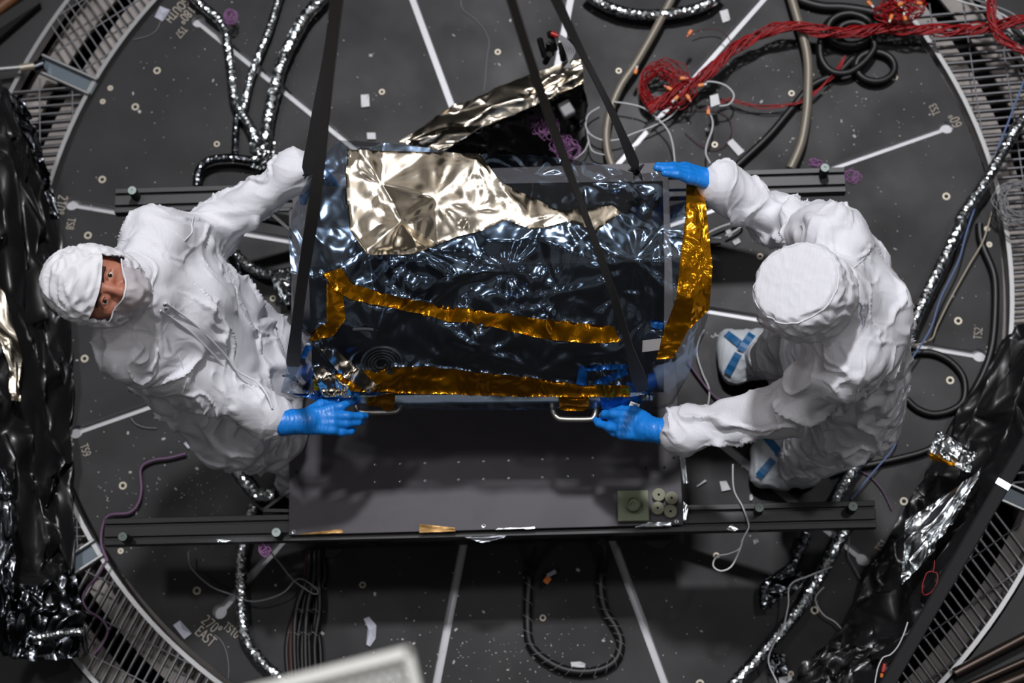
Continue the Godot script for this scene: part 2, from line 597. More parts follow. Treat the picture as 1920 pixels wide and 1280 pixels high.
func make_materials() -> void:
	M.platform = mat(Color(0.108, 0.104, 0.114), 0.6)
	M.platform.albedo_texture = noise_tex(3, 0.006, [[0.0, 0.55], [0.35, 0.75], [0.6, 0.9], [1.0, 1.0]], 1024)
	M.platform.roughness_texture = noise_tex(8, 0.01, [[0.0, 0.7], [1.0, 1.0]], 512)
	tri_mapped(M.platform, 0.55)
	M.platform.metallic_specular = 0.41
	M.alu = mat(Color(0.64, 0.64, 0.65), 0.45, 0.5)
	M.insert = mat(Color(0.66, 0.63, 0.57), 0.45, 0.6)
	M.dark_hole = mat(Color(0.055, 0.05, 0.05), 0.7)
	M.letter = mat(Color(0.68, 0.64, 0.58), 0.6)
	M.rim = mat(Color(0.60, 0.60, 0.60), 0.35, 0.6)
	M.flange = mat(Color(0.62, 0.59, 0.57), 0.5, 0.1)
	M.flange.albedo_texture = noise_tex(31, 0.02, [[0.0, 0.75], [1.0, 1.0]], 256)
	tri_mapped(M.flange, 1.5)
	M.grate = mat(Color(0.40, 0.40, 0.41), 0.4, 0.6)
	M.pit = mat(Color(0.07, 0.07, 0.08), 0.8)
	M.shroud = mat(Color(0.085, 0.085, 0.09), 0.6)
	M.bracket = mat(Color(0.62, 0.62, 0.62), 0.35, 0.7)
	M.bracket_web = mat(Color(0.34, 0.38, 0.41), 0.4, 0.4)
	M.hall = mat(Color(0.62, 0.60, 0.57), 0.8)
	M.hall_floor = mat(Color(0.40, 0.40, 0.40), 0.6)
	M.rail = mat(Color(0.18, 0.18, 0.184), 0.45, 0.1)
	M.plate = mat(Color(0.25, 0.232, 0.264), 0.5)
	M.plate.albedo_texture = noise_tex(12, 0.012, [[0.0, 0.86], [0.5, 0.96], [1.0, 1.0]], 512)
	tri_mapped(M.plate, 1.2)
	M.frame = mat(Color(0.10, 0.10, 0.104), 0.62)
	M.peg = mat(Color(0.63, 0.68, 0.66), 0.55)
	M.peg_side = mat(Color(0.12, 0.19, 0.13), 0.55)
	M.glass_resin = mat(Color(0.46, 0.49, 0.38), 0.5)
	M.spacer = mat(Color(0.52, 0.52, 0.43), 0.55)
	M.screw = mat(Color(0.62, 0.62, 0.62), 0.3, 0.8)
	M.suit = mat(Color(0.90, 0.90, 0.925), 0.72)
	M.suit.albedo_texture = weave()
	tri_mapped(M.suit, 50.0)
	M.hood = mat(Color(0.90, 0.90, 0.92), 0.7)
	M.mask = mat(Color(0.90, 0.88, 0.90, 0.55), 0.5)
	M.mask.transparency = BaseMaterial3D.TRANSPARENCY_ALPHA
	M.skin = mat(Color(0.70, 0.46, 0.37), 0.5)
	M.skin.subsurf_scatter_enabled = true
	M.skin.subsurf_scatter_strength = 0.12
	M.hair = mat(Color(0.16, 0.10, 0.08), 0.6)
	M.eye = mat(Color(0.86, 0.82, 0.79), 0.15)
	M.iris = mat(Color(0.09, 0.06, 0.05), 0.1)
	M.glove = mat(Color(0.10, 0.50, 0.86), 0.38)
	M.glove.heightmap_enabled = false
	M.cuff = mat(Color(0.88, 0.86, 0.85), 0.75)
	M.shoe = mat(Color(0.80, 0.82, 0.84), 0.6)
	M.sole = mat(Color(0.06, 0.06, 0.065), 0.6)
	M.shoe_tape = mat(Color(0.06, 0.36, 0.56), 0.45)
	M.stud = mat(Color(0.35, 0.35, 0.36), 0.3, 0.8)
	# films and foils
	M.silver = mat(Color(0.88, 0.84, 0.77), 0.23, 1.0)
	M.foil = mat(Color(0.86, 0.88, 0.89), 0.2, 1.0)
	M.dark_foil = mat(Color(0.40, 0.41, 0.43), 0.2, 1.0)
	M.black_film = mat(Color(0.095, 0.095, 0.10), 0.34)
	M.black_film.clearcoat_enabled = true
	M.black_film.clearcoat = 0.15
	M.black_film.clearcoat_roughness = 0.15
	M.clear = mat(Color(0.58, 0.68, 0.80, 0.35), 0.17, 1.0)
	M.clear.transparency = BaseMaterial3D.TRANSPARENCY_ALPHA
	M.clear.albedo_texture = noise_tex(44, 0.02, [[0.0, 0.9], [1.0, 1.0]], 128)
	tri_mapped(M.clear, 2.0)
	M.amber = mat(Color(0.78, 0.52, 0.05), 0.18, 0.85)
	M.dull_amber = mat(Color(0.50, 0.37, 0.17), 0.35, 0.5)
	M.blue_film = mat(Color(0.10, 0.34, 0.62), 0.2, 0.35)
	M.inner = mat(Color(0.055, 0.06, 0.075), 0.8)
	M.handle = mat(Color(0.66, 0.65, 0.63), 0.35, 0.9)
	M.base_edge = mat(Color(0.42, 0.50, 0.58), 0.5)
	M.tag = mat(Color(0.84, 0.83, 0.82), 0.5)
	M.ink = mat(Color(0.30, 0.32, 0.36), 0.6)
	M.rope = mat(Color(0.17, 0.18, 0.19), 0.75)
	M.strap = mat(Color(0.30, 0.295, 0.29), 0.75)
	# lines
	M.black_wire = mat(Color(0.075, 0.075, 0.08), 0.45)
	M.red_wire = mat(Color(0.60, 0.045, 0.075), 0.45)
	M.dark_red = mat(Color(0.28, 0.06, 0.09), 0.5)
	M.white_wire = mat(Color(0.80, 0.80, 0.81), 0.45)
	M.grey_wire = mat(Color(0.52, 0.52, 0.53), 0.5)
	M.beige_wire = mat(Color(0.66, 0.62, 0.55), 0.5)
	M.blue_wire = mat(Color(0.35, 0.43, 0.60), 0.5)
	M.purple_wire = mat(Color(0.40, 0.29, 0.40), 0.5)
	M.pink_wire = mat(Color(0.58, 0.40, 0.58), 0.5)
	M.brown_wire = mat(Color(0.24, 0.12, 0.085), 0.6)
	M.hose = mat(Color(0.80, 0.76, 0.69), 0.45, 0.3)
	M.hose.albedo_texture = braid()
	tri_mapped(M.hose, 90.0)
	M.orange = mat(Color(0.86, 0.45, 0.03), 0.45)
	M.red_plug = mat(Color(0.68, 0.06, 0.05), 0.4)
	M.paper = mat(Color(0.86, 0.86, 0.87), 0.6)
	M.grey_tape = mat(Color(0.66, 0.66, 0.71), 0.4, 0.2)
	M.debris = mat(Color(0.72, 0.71, 0.70), 0.7)
	M.white_paint = mat(Color(0.85, 0.85, 0.83), 0.45)
	M.steel_pipe = mat(Color(0.24, 0.20, 0.175), 0.35, 0.7)
	M.brown_trim = mat(Color(0.42, 0.27, 0.16), 0.5)
	M.lamp = mat(Color(1, 1, 1), 0.5)
	M.lamp.emission_enabled = true
	M.lamp.emission = Color(0.98, 0.98, 1.0)
	M.lamp.emission_energy_multiplier = 9.0


# ---------------------------------------------------------------- the scene
func _ready() -> void:
	# the camera: hand held high above the stand, looking down
	var cam := Camera3D.new()
	cam.transform = Transform3D(Basis(RIGHT, -DOWN, -AHEAD), CAM)
	cam.fov = 19.701
	cam.near = 0.2
	cam.far = 60.0
	var optics := CameraAttributesPhysical.new()         # a 69 mm lens, opened to f/2.9 and focused on the instrument
	optics.frustum_focal_length = 12.0 / tan(deg_to_rad(19.701 / 2.0))
	optics.frustum_focus_distance = 5.0
	optics.frustum_near = 0.2
	optics.frustum_far = 60.0
	optics.exposure_aperture = 2.9
	cam.attributes = optics
	add_child(cam)
	cam.current = true
	var env := Environment.new()
	env.background_mode = Environment.BG_COLOR
	env.background_color = Color(0.02, 0.02, 0.022)
	env.tonemap_mode = Environment.TONE_MAPPER_LINEAR
	env.tonemap_exposure = 1.32
	env.sdfgi_enabled = true
	env.ssao_enabled = true
	env.ssil_enabled = true
	var we := WorldEnvironment.new()
	we.environment = env
	add_child(we)
	make_materials()
	# the hall's ceiling lamps: one nearly overhead beyond the stand, others round it
	ceiling_lamp(Vector3(0.4, 10.7, -3.6), 0.6, 62.0, "large ceiling lamp panel high beyond the far edge of the platform")
	ceiling_lamp(Vector3(-3.4, 10.7, -1.2), 0.6, 8.0, "ceiling lamp panel high above the left side of the platform")
	ceiling_lamp(Vector3(3.6, 10.7, -1.0), 0.6, 8.0, "ceiling lamp panel high above the right side of the platform")
	ceiling_lamp(Vector3(-2.6, 10.7, 4.2), 0.6, 2.0, "ceiling lamp panel high behind the camera on the left")
	ceiling_lamp(Vector3(3.0, 10.7, 4.2), 0.6, 2.0, "ceiling lamp panel high behind the camera on the right")
	soft.noise_type = FastNoiseLite.TYPE_SIMPLEX_SMOOTH
	soft.frequency = 1.0
	soft.fractal_type = FastNoiseLite.FRACTAL_NONE
	crease.noise_type = FastNoiseLite.TYPE_SIMPLEX_SMOOTH
	crease.frequency = 1.0
	crease.fractal_type = FastNoiseLite.FRACTAL_NONE
	rng.seed = 20
	build_hall()
	build_platform()
	build_gratings()
	build_stand()
	build_instrument()
	build_slings()
	build_left_person()
	build_right_person()
	build_drapes()
	build_wrapped_unit()
	build_conduits()
	build_cables()
	build_wires()
	build_scraps()

func ceiling_lamp(p: Vector3, size: float, energy: float, label: String) -> void:
	var t := thing("ceiling_lamp", label, "lamp", "ceiling lamps of the hall")
	t.position = p
	var s := Shape.new()
	s.box(Vector3(0, 0.06, 0), Vector3(size + 0.1, 0.1, size + 0.1), Basis.IDENTITY, 0.01)
	s.cyl(Vector3(0, 0.1, 0), Vector3(0, 0.33, 0), 0.03, 10)
	part(t, "housing", s.done(), M.rim)
	var d := Shape.new()
	d.box(Vector3(0, 0, 0), Vector3(size, 0.02, size))
	part(t, "diffuser", d.done(), M.lamp)
	var l := AreaLight3D.new()
	l.area_size = Vector2(size, size)
	l.light_energy = energy
	l.light_color = Color(0.985, 0.985, 1.0)
	l.shadow_enabled = true
	l.area_range = 30.0
	l.position = Vector3(0, -0.02, 0)
	l.rotation_degrees = Vector3(-90, 0, 0)
	t.add_child(l)

func build_hall() -> void:
	# the chamber is sunk below the hall floor; the hall goes on above it
	var c := Shape.new()
	c.annulus(2.25, 2.45, -0.75, 2.2, 0, 360, 96)
	struct("wall_chamber", c.done(), M.shroud)
	var f := CSGBox3D.new()
	f.name = "floor_hall"
	f.size = Vector3(14, 0.2, 14)
	f.position = Vector3(0, 2.3, 0)
	f.material = M.hall_floor
	f.set_meta("kind", "structure")
	var hole := CSGCylinder3D.new()
	hole.name = "opening"
	hole.operation = CSGShape3D.OPERATION_SUBTRACTION
	hole.radius = 2.45
	hole.height = 1.0
	hole.sides = 96
	hole.material = M.hall_floor
	f.add_child(hole)
	add_child(f)
	for w in [["wall_back", Vector3(0, 6.7, -7.1), Vector3(14.4, 9.2, 0.2)], ["wall_front", Vector3(0, 6.7, 7.1), Vector3(14.4, 9.2, 0.2)], ["wall_left", Vector3(-7.1, 6.7, 0), Vector3(0.2, 9.2, 14)], ["wall_right", Vector3(7.1, 6.7, 0), Vector3(0.2, 9.2, 14)]]:
		var s := Shape.new()
		s.box(w[1], w[2])
		struct(w[0], s.done(), M.hall)
	var s2 := Shape.new()
	s2.box(Vector3(0, 11.3, 0), Vector3(14.4, 0.4, 14.4))
	struct("ceiling", s2.done(), M.hall)
	var pit := Shape.new()
	pit.annulus(0.0, 2.25, -0.78, -0.7, 0, 360, 64)
	struct("floor_pit", pit.done(), M.pit)

func build_platform() -> void:
	# the round platform with its T-slots every thirty degrees, cut into the black paint
	var f := CSGCylinder3D.new()
	f.name = "floor"
	f.radius = 1.547
	f.height = 0.06
	f.sides = 180
	f.position = Vector3(0, -0.03, 0)
	f.material = M.platform
	f.set_meta("kind", "structure")
	for k in 12:
		var r := 1.405 if k % 3 == 0 else 1.483
		var d := polar(1.0, k * 30.0)
		var b := CSGBox3D.new()
		b.name = "slot"
		b.operation = CSGShape3D.OPERATION_SUBTRACTION
		b.size = Vector3(r - 0.35, 0.046, 0.0255)
		b.position = d * (0.35 + r) * 0.5 + Vector3(0, 0.029, 0)
		b.rotation.y = deg_to_rad(k * 30.0 - TURN)
		b.material = M.alu
		f.add_child(b, true)
		var c := CSGCylinder3D.new()
		c.name = "slot_end"
		c.operation = CSGShape3D.OPERATION_SUBTRACTION
		c.radius = 0.0225
		c.height = 0.046
		c.sides = 20
		c.position = d * r + Vector3(0, 0.029, 0)
		c.material = M.alu
		f.add_child(c, true)
	add_child(f)
	# threaded inserts
	var ins := Shape.new()
	ins.lathe(Vector3.ZERO, Vector3.UP, [[0.0065, -0.001], [0.0068, 0.0012], [0.0125, 0.0012], [0.0135, -0.001]], 16)
	var ins_mesh := ins.done()
	var core := Shape.new()
	core.lathe(Vector3.ZERO, Vector3.UP, [[0.0072, 0.0004], [0.0, 0.0004]], 12)
	var core_mesh := core.done()
	var small := Shape.new()
	small.lathe(Vector3.ZERO, Vector3.UP, [[0.0025, 0.0005], [0.0028, 0.0012], [0.0095, 0.0012], [0.0105, -0.001]], 14)
	var small_mesh := small.done()
	var spots := []
	for k in 12:
		spots.append([0.785, k * 30 + 15.0])
		spots.append([1.094, k * 30 + 15.0])
		var off := 9.0 if k % 2 == 0 else 4.0
		spots.append([1.407, k * 30 - off])
		spots.append([1.407, k * 30 + off])
	spots.append([1.404, 194.9])
	for q in spots:
		var p := polar(q[0], q[1], 0.0)
		if not seen(p, 20):
			continue
		var o := part(f, "threaded_insert", ins_mesh, M.insert)
		o.position = p + Vector3(0, 0.03, 0)
		if q[0] < 1.2:
			o.scale = Vector3(0.8, 1, 0.8)
		part(o, "bore", core_mesh, M.dark_hole)
	for k in 12:
		for e: float in [-1.0, 1.0]:
			var p := polar(1.513, k * 30 + 15 + e)
			if seen(p, 10):
				part(f, "plug_washer", small_mesh, M.insert).position = p + Vector3(0, 0.03, 0)
	# engraved marks: letters stand towards the middle
	var names := {0: "NORTH", 90: "WEST", 180: "SOUTH", 270: "EAST"}
	for k in 12:
		var a := k * 30
		var rr := 1.452 if names.has(a) else 1.518
		lettering(f, "%d°" % a, rr, a + 0.4, 0.030)
		if names.has(a):
			lettering(f, names[a], 1.490, a + 0.7, 0.030)
		lettering(f, "TS%d" % (k + 1), 1.425 if names.has(a) else 1.472, a + 2.7, 0.024)

func lettering(f: Node3D, text: String, r: float, deg: float, high: float) -> void:
	if not seen(polar(r, deg), 15):
		return
	var tm := TextMesh.new()
	var font := SystemFont.new()
	font.font_names = PackedStringArray(["Droid Sans"])
	tm.font = font
	tm.text = text
	tm.font_size = 32
	tm.pixel_size = high / 32.0 * 1.25
	tm.depth = 0.0008
	var o := part(f, "engraved_mark", tm, M.letter, "engraved mark reading " + text)
	var inward := -polar(1.0, deg)
	var b := Basis(inward.cross(Vector3.UP), inward, Vector3.UP)
	o.transform = Transform3D(b.scaled_local(Vector3(0.85, 1.15, 1)), polar(r, deg) + Vector3(0, 0.0302, 0))

func build_gratings() -> void:
	var ring := Shape.new()
	ring.annulus(1.566, 1.580, -0.05, 0.004, 0, 360, 180)
	struct("trim_1", ring.done(), M.rim)
	var under := Shape.new()
	under.annulus(1.50, 1.672, -0.12, -0.09, 0, 360, 120)
	struct("trim_2", under.done(), M.flange)
	var outer := Shape.new()
	outer.annulus(1.745, 1.83, -0.15, -0.13, 0, 360, 120)
	struct("trim_3", outer.done(), M.flange)
	var lip := Shape.new()
	lip.annulus(1.812, 1.826, -0.05, -0.002, 0, 360, 180)
	struct("trim_4", lip.done(), M.rim)
	var cover := Shape.new()
	cover.annulus(1.835, 2.25, -0.06, -0.02, 0, 360, 96)
	struct("trim_5", cover.done(), M.shroud)
	var says := {4: "steel bar grating at the right of the platform", 124: "steel bar grating at the top left of the platform", 184: "steel bar grating at the left, half under black film", 244: "steel bar grating at the bottom left of the platform", 304: "steel bar grating at the bottom right beside the black beam"}
	for ctr in says:
		var t := thing("floor_grating", says[ctr], "grating", "gratings round the platform")
		var c := ring_at(1.0, ctr)
		var side := c.cross(Vector3.UP)
		var basis_ := Basis(c, Vector3.UP, side)
		var n := 0
		var kk := -30
		while kk <= 30:
			var off := kk * 0.0292
			kk += 1
			var s0 := sqrt(1.583 * 1.583 - off * off)
			var s1 := sqrt(1.811 * 1.811 - off * off)
			if absf(rad_to_deg(asin(off / 1.69))) > 28.6:
				continue
			var p0 := c * s0 + side * off
			var p1 := c * s1 + side * off
			if not (seen(p0, 30) or seen(p1, 30) or seen((p0 + p1) * 0.5, 30)):
				continue
			var s := Shape.new()
			s.box((p0 + p1) * 0.5 + Vector3(0, -0.012, 0), Vector3(s1 - s0, 0.020, 0.0045), basis_)
			part(t, "grating_bar", s.done(), M.grate)
			n += 1
		for d in [1.43, 1.54, 1.65, 1.76]:
			var lim_out := sqrt(1.811 * 1.811 - d * d)
			var lim_in := sqrt(maxf(0.0, 1.583 * 1.583 - d * d))
			lim_out = minf(lim_out, 0.83)
			for sgn: float in [-1.0, 1.0]:
				if lim_out - lim_in < 0.03:
					continue
				var s := Shape.new()
				s.cyl(c * d + side * lim_in * sgn + Vector3(0, -0.004, 0), c * d + side * lim_out * sgn + Vector3(0, -0.004, 0), 0.003, 6)
				part(t, "cross_rod", s.done(), M.grate)
	for q in [[154.2, "channel bracket bridging the grating at the top left"], [213.6, "channel bracket at the lower left beside the black film"], [334.6, "channel bracket at the right beyond the black beam"]]:
		var t := thing("channel_bracket", q[1], "bracket", "channel brackets between the gratings")
		var c := ring_at(1.0, q[0])
		var side := c.cross(Vector3.UP)
		var b := Basis(c, Vector3.UP, side)
		var web := Shape.new()
		web.box(c * 1.668 + Vector3(0, -0.004, 0), Vector3(0.215, 0.006, 0.05), b)
		part(t, "web", web.done(), M.bracket_web)
		for e: float in [-1.0, 1.0]:
			var fl := Shape.new()
			fl.box(c * 1.668 + side * e * 0.028 + Vector3(0, 0.006, 0), Vector3(0.215, 0.026, 0.009), b, 0.002)
			part(t, "flange", fl.done(), M.bracket)
	# the threaded strut that leaves the top-left bracket
	var st := thing("tie_rod", "steel tie rod with nut at the top left corner bracket", "rod")
	var a := at(82, 123, 0.03)
	var b2 := at(-30, 132, 0.05)
	var s3 := Shape.new()
	s3.cyl(a, b2, 0.009, 10)
	part(st, "rod", s3.done(), M.bracket)
	var s4 := Shape.new()
	s4.cyl(at(84, 121, 0.03), at(66, 124, 0.03), 0.019, 6)
	part(st, "nut", s4.done(), M.dark_foil)
	var s5 := Shape.new()
	s5.cyl(at(66, 124, 0.03), at(38, 127, 0.035), 0.013, 10)
	part(st, "collar", s5.done(), M.insert)
	# beyond the gratings: a shroud panel at the top left, pipes at the bottom right
	var pn := thing("shroud_panel", "black shroud panel with a brown edge in the top left corner", "panel")
	var s6 := Shape.new()
	var e0 := at(-90, 110, 0.06)
	var e1 := at(60, -40, 0.06)
	var e2 := at(75, 5, 0.02)
	var e3 := at(-40, 105, 0.02)
	s6.quad(e0, e1, e2, e3)
	s6.quad(e3 + Vector3(0, -0.02, 0), e2 + Vector3(0, -0.02, 0), e1 + Vector3(0, -0.02, 0), e0 + Vector3(0, -0.02, 0))
	s6.quad(e3, e2, e2 + Vector3(0, -0.02, 0), e3 + Vector3(0, -0.02, 0))
	part(pn, "panel", s6.done(), M.shroud)
	var s7 := Shape.new()
	s7.cyl(at(-40, 45, 0.06), at(60, -30, 0.06), 0.02, 10)
	part(pn, "edge_trim", s7.done(), M.brown_trim)
	var lb := ["upper brown steel pipe in the bottom right corner", "middle steel pipe in the bottom right corner", "lowest brown steel pipe in the bottom right corner"]
	var q := [[[1790, 1262], [1950, 1180], 0.016], [[1800, 1292], [1960, 1222], 0.012], [[1840, 1300], [1960, 1252], 0.02]]
	for i in 3:
		var s8 := Shape.new()
		s8.cyl(at(q[i][0][0], q[i][0][1], 0.02), at(q[i][1][0], q[i][1][1], 0.02), q[i][2], 14)
		single("cooling_pipe", lb[i], "pipe", s8.done(), M.steel_pipe, "pipes in the bottom right corner")


# ---------------------------------------------------------------- the stand
const TOP := 0.46
const RAIL := 0.44

func rail_mesh(a: Vector3, b: Vector3) -> ArrayMesh:     # extruded profile with two grooves on top; a, b on the top face's middle line
	var s := Shape.new()
	var dx := (b - a).normalized()
	var bs := Basis(dx, Vector3.UP, dx.cross(Vector3.UP))
	var l := (b - a).length()
	var m := (a + b) * 0.5
	s.box(m + Vector3(0, -0.025, 0), Vector3(l, 0.026, 0.078), bs)
	for q in [[-0.031, 0.016], [0.0, 0.030], [0.031, 0.016]]:
		s.box(m + bs.z * q[0] + Vector3(0, -0.006, 0), Vector3(l, 0.012, q[1]), bs, 0.0012)
	return s.done()

func build_stand() -> void:
	var t := thing("equipment_stand", "low black stand of slotted rails with a dark plate on top", "stand")
	part(t, "rail", rail_mesh(at(215, 376, RAIL), at(1585, 336, RAIL)), M.rail, "far slotted black rail")
	part(t, "rail", rail_mesh(at(195, 997, RAIL), at(1642, 963, RAIL)), M.rail, "near slotted black rail")
	# the plate, corners as surveyed along the near edge
	var a := at(541, 1003, TOP)
	var b := at(1281, 983, TOP)
	var dx := (b - a).normalized()
	var dz := Vector3(-dx.z, 0, dx.x)
	var bs := Basis(dx, Vector3.UP, dz)
	var w := (b - a).length()
	var deep := 1.10
	var c := (a + b) * 0.5 - dz * deep * 0.5
	var s := Shape.new()
	s.box(c + Vector3(0, -0.006, 0), Vector3(w, 0.012, deep), bs, 0.001)
	part(t, "top_plate", s.done(), M.plate)
	# frame below
	var fy := RAIL - 0.038
	for e: float in [-1.0, 1.0]:
		for g: float in [-1.0, 1.0]:
			var leg := Shape.new()
			var p: Vector3 = c + dx * e * (w * 0.5 - 0.06) + dz * g * (deep * 0.5 - 0.05)
			leg.box(p + Vector3(0, fy * 0.5 - p.y, 0), Vector3(0.076, fy, 0.038), bs, 0.002)
			part(t, "leg", leg.done(), M.frame)
			var foot := Shape.new()
			foot.cyl(Vector3(p.x, 0, p.z), Vector3(p.x, 0.012, p.z), 0.045, 16)
			part(t, "foot", foot.done(), M.frame)
			# diagonal gussets that carry the overhanging rails
			var gus := Shape.new()
			var q0 := p + dx * e * 0.05
			q0.y = 0.12
			var q1 := p + dx * e * 0.38
			q1.y = fy - 0.01
			var d := (q1 - q0).normalized()
			gus.box((q0 + q1) * 0.5, Vector3((q1 - q0).length(), 0.03, 0.03), Basis(d, dz.cross(d), dz))
			part(t, "gusset", gus.done(), M.frame)
			# knee brace along the front and back
			var kb := Shape.new()
			var k0 := p - dx * e * 0.02
			k0.y = fy - 0.03
			var k1 := p - dx * e * 0.16
			k1.y = 0.16
			var d2 := (k1 - k0).normalized()
			kb.box((k0 + k1) * 0.5 + dz * g * 0.03, Vector3((k1 - k0).length(), 0.05, 0.02), Basis(d2, dz.cross(d2), dz))
			part(t, "knee_brace", kb.done(), M.frame)
	for g: float in [-1.0, 1.0]:
		for y in [fy - 0.03, 0.06]:
			var beam := Shape.new()
			beam.box(c + dz * g * (deep * 0.5 - 0.05) + Vector3(0, y - c.y, 0), Vector3(w - 0.16, 0.076, 0.038), bs, 0.002)
			part(t, "cross_beam", beam.done(), M.frame)
		var end := Shape.new()
		end.box(c + dx * g * (w * 0.5 - 0.22) + Vector3(0, fy - 0.02 - c.y, 0), Vector3(0.038, 0.038, deep - 0.18), bs, 0.002)
		part(t, "end_beam", end.done(), M.frame)
	# triangular corner brackets at the left of the frame
	for q in [[[[545, 392], [500, 393], [545, 432]], 0.0], [[[545, 918], [493, 956], [545, 957]], 0.0]]:
		var tr := Shape.new()
		var p := ats(q[0], RAIL)
		for i in 3:
			var u: Vector3 = p[i]
			var v: Vector3 = p[(i + 1) % 3]
			var d := (v - u).normalized()
			tr.box((u + v) * 0.5 + Vector3(0, -0.005, 0), Vector3((v - u).length(), 0.01, 0.009), Basis(d, Vector3.UP, d.cross(Vector3.UP)))
		part(t, "corner_bracket", tr.done(), M.rail)
	# stand-off pegs on the rails
	for q in [[256, 369], [1543, 327], [239, 1012], [524, 1004], [1421, 958], [1595, 956]]:
		var p := at(q[0], q[1], RAIL)
		var pg := Shape.new()
		pg.lathe(p, Vector3.UP, [[0.0138, 0.0], [0.0138, 0.0585, 1], [0.0128, 0.0595]], 20)
		var body := part(t, "stand_off_peg", pg.done(), M.peg_side, "dark green stand-off peg")
		var cap := Shape.new()
		cap.lathe(p, Vector3.UP, [[0.0128, 0.0595], [0.0034, 0.0600], [0.0030, 0.0560], [0.0, 0.0560]], 20)
		part(body, "peg_face", cap.done(), M.peg)
	# screws let into the plate
	var sc := Shape.new()
	sc.lathe(Vector3.ZERO, Vector3.UP, [[0.0014, -0.0012], [0.0016, 0.0008], [0.0036, 0.0012], [0.0042, -0.001]], 10)
	var sm := sc.done()
	var xs := [425, 547, 667, 830, 952, 1074, 1237, 1359, 1481]
	for i in 9:
		for r in 2:
			var y: float = [55 - (xs[i] - 425) * 0.0313, 140 - (xs[i] - 425) * 0.0305][r]
			part(t, "screw", sm, M.screw).position = at(xs[i] / 2.5946 + 540, y / 2.5946 + 850, TOP)
	for q in [[907, 985.5], [551, 997], [1268.5, 977.5]]:
		var o := part(t, "screw", sm, M.screw)
		o.position = at(q[0], q[1], TOP)
		o.scale = Vector3(1.7, 1.5, 1.7)
	var hl := Shape.new()
	hl.lathe(Vector3.ZERO, Vector3.UP, [[0.0, 0.0006], [0.0042, 0.0006], [0.0046, -0.001]], 10)
	var hm := hl.done()
	for q in [[557, 749], [556, 816], [556, 885], [1211, 877.5], [1246, 876], [1263.5, 858]]:
		part(t, "tapped_hole", hm, M.dark_hole).position = at(q[0], q[1], TOP)
	# tape along the near edge and the right edge of the plate
	tape(t, [[562, 1002], [644, 999], [640, 991], [565, 1000]], TOP, M.dull_amber, 5, "amber tape strip")
	tape(t, [[786, 998], [854, 996], [853, 989], [787, 982]], TOP, M.dull_amber, 6, "amber tape strip")
	tape(t, [[928, 993], [1003, 991], [1003, 987], [934, 990]], TOP, M.foil, 7, "silver tape strip")
	tape(t, [[1189, 988], [1259, 986], [1258, 978], [1216, 979]], TOP, M.foil, 8, "silver tape strip")
	tape(t, [[870, 1006], [905, 1018], [945, 1008], [950, 1003]], TOP - 0.012, M.dark_foil, 9, "silver tape strip hanging from the edge")
	tape(t, [[1272, 842], [1283, 842], [1290, 905], [1281, 906]], TOP, M.foil, 10, "crinkled silver tape strip")
	tape(t, [[1281, 940], [1291, 948], [1287, 975], [1281, 976]], TOP, M.foil, 11, "crinkled silver tape strip")
	tape(t, [[405, 1010], [440, 1013], [425, 1016], [408, 1016]], RAIL, M.foil, 12, "silver tape scrap")
	tape(t, [[1361, 992], [1372, 983], [1386, 992], [1376, 996]], RAIL, M.foil, 13, "silver tape scrap")
	# loose parts lying on the plate
	var bl := thing("mounting_block", "square olive block with a round boss, lying on the plate's corner", "block")
	var bp := at(1187, 950, TOP)
	bl.position = bp
	bl.rotation.y = 0.01
	var bb := Shape.new()
	bb.box(Vector3(0, 0.011, 0), Vector3(0.089, 0.022, 0.089), Basis.IDENTITY, 0.0015)
	part(bl, "base_block", bb.done(), M.glass_resin)
	var bo := Shape.new()
	bo.lathe(Vector3(0, 0.022, 0), Vector3.UP, [[0.022, 0.0], [0.0205, 0.028, 1], [0.0185, 0.029], [0.0165, 0.027], [0.0155, 0.020, 2], [0.0075, 0.019], [0.0065, 0.014, 3], [0.0, 0.014]], 28)
	part(bl, "round_boss", bo.done(), M.glass_resin)
	var li := ["round olive spacer nearest the plate's far side, first of four", "round olive spacer at the right of the far pair", "round olive spacer beside the square block, near pair", "round olive spacer nearest the plate's right corner"]
	var lq := [[1235, 929], [1259, 935], [1233, 954], [1257, 960]]
	for i in 4:
		var sp := thing("round_spacer", li[i], "spacer", "four round spacers on the plate")
		sp.position = at(lq[i][0], lq[i][1], TOP)
		var g := Shape.new()
		g.lathe(Vector3.ZERO, Vector3.UP, [[0.0182, 0.0], [0.0188, 0.001], [0.0188, 0.017, 1], [0.0178, 0.018], [0.0036, 0.018], [0.0034, 0.006]], 28)
		part(sp, "ring", g.done(), M.spacer)
		var g2 := Shape.new()
		g2.lathe(Vector3.ZERO, Vector3.UP, [[0.0035, 0.008], [0.0, 0.008]], 12)
		part(sp, "bore", g2.done(), M.dark_hole)

func tape(parent: Node, q: Array, h: float, m: Material, seed_: int, label: String) -> void:
	var p := ats(q, h + 0.002)
	part(parent, "tape_strip", crumple([[p[3], p[2]], [p[0], p[1]]], 14, 0.0016, seed_, 2.0, 1.0, 0.3, 0), m, label)


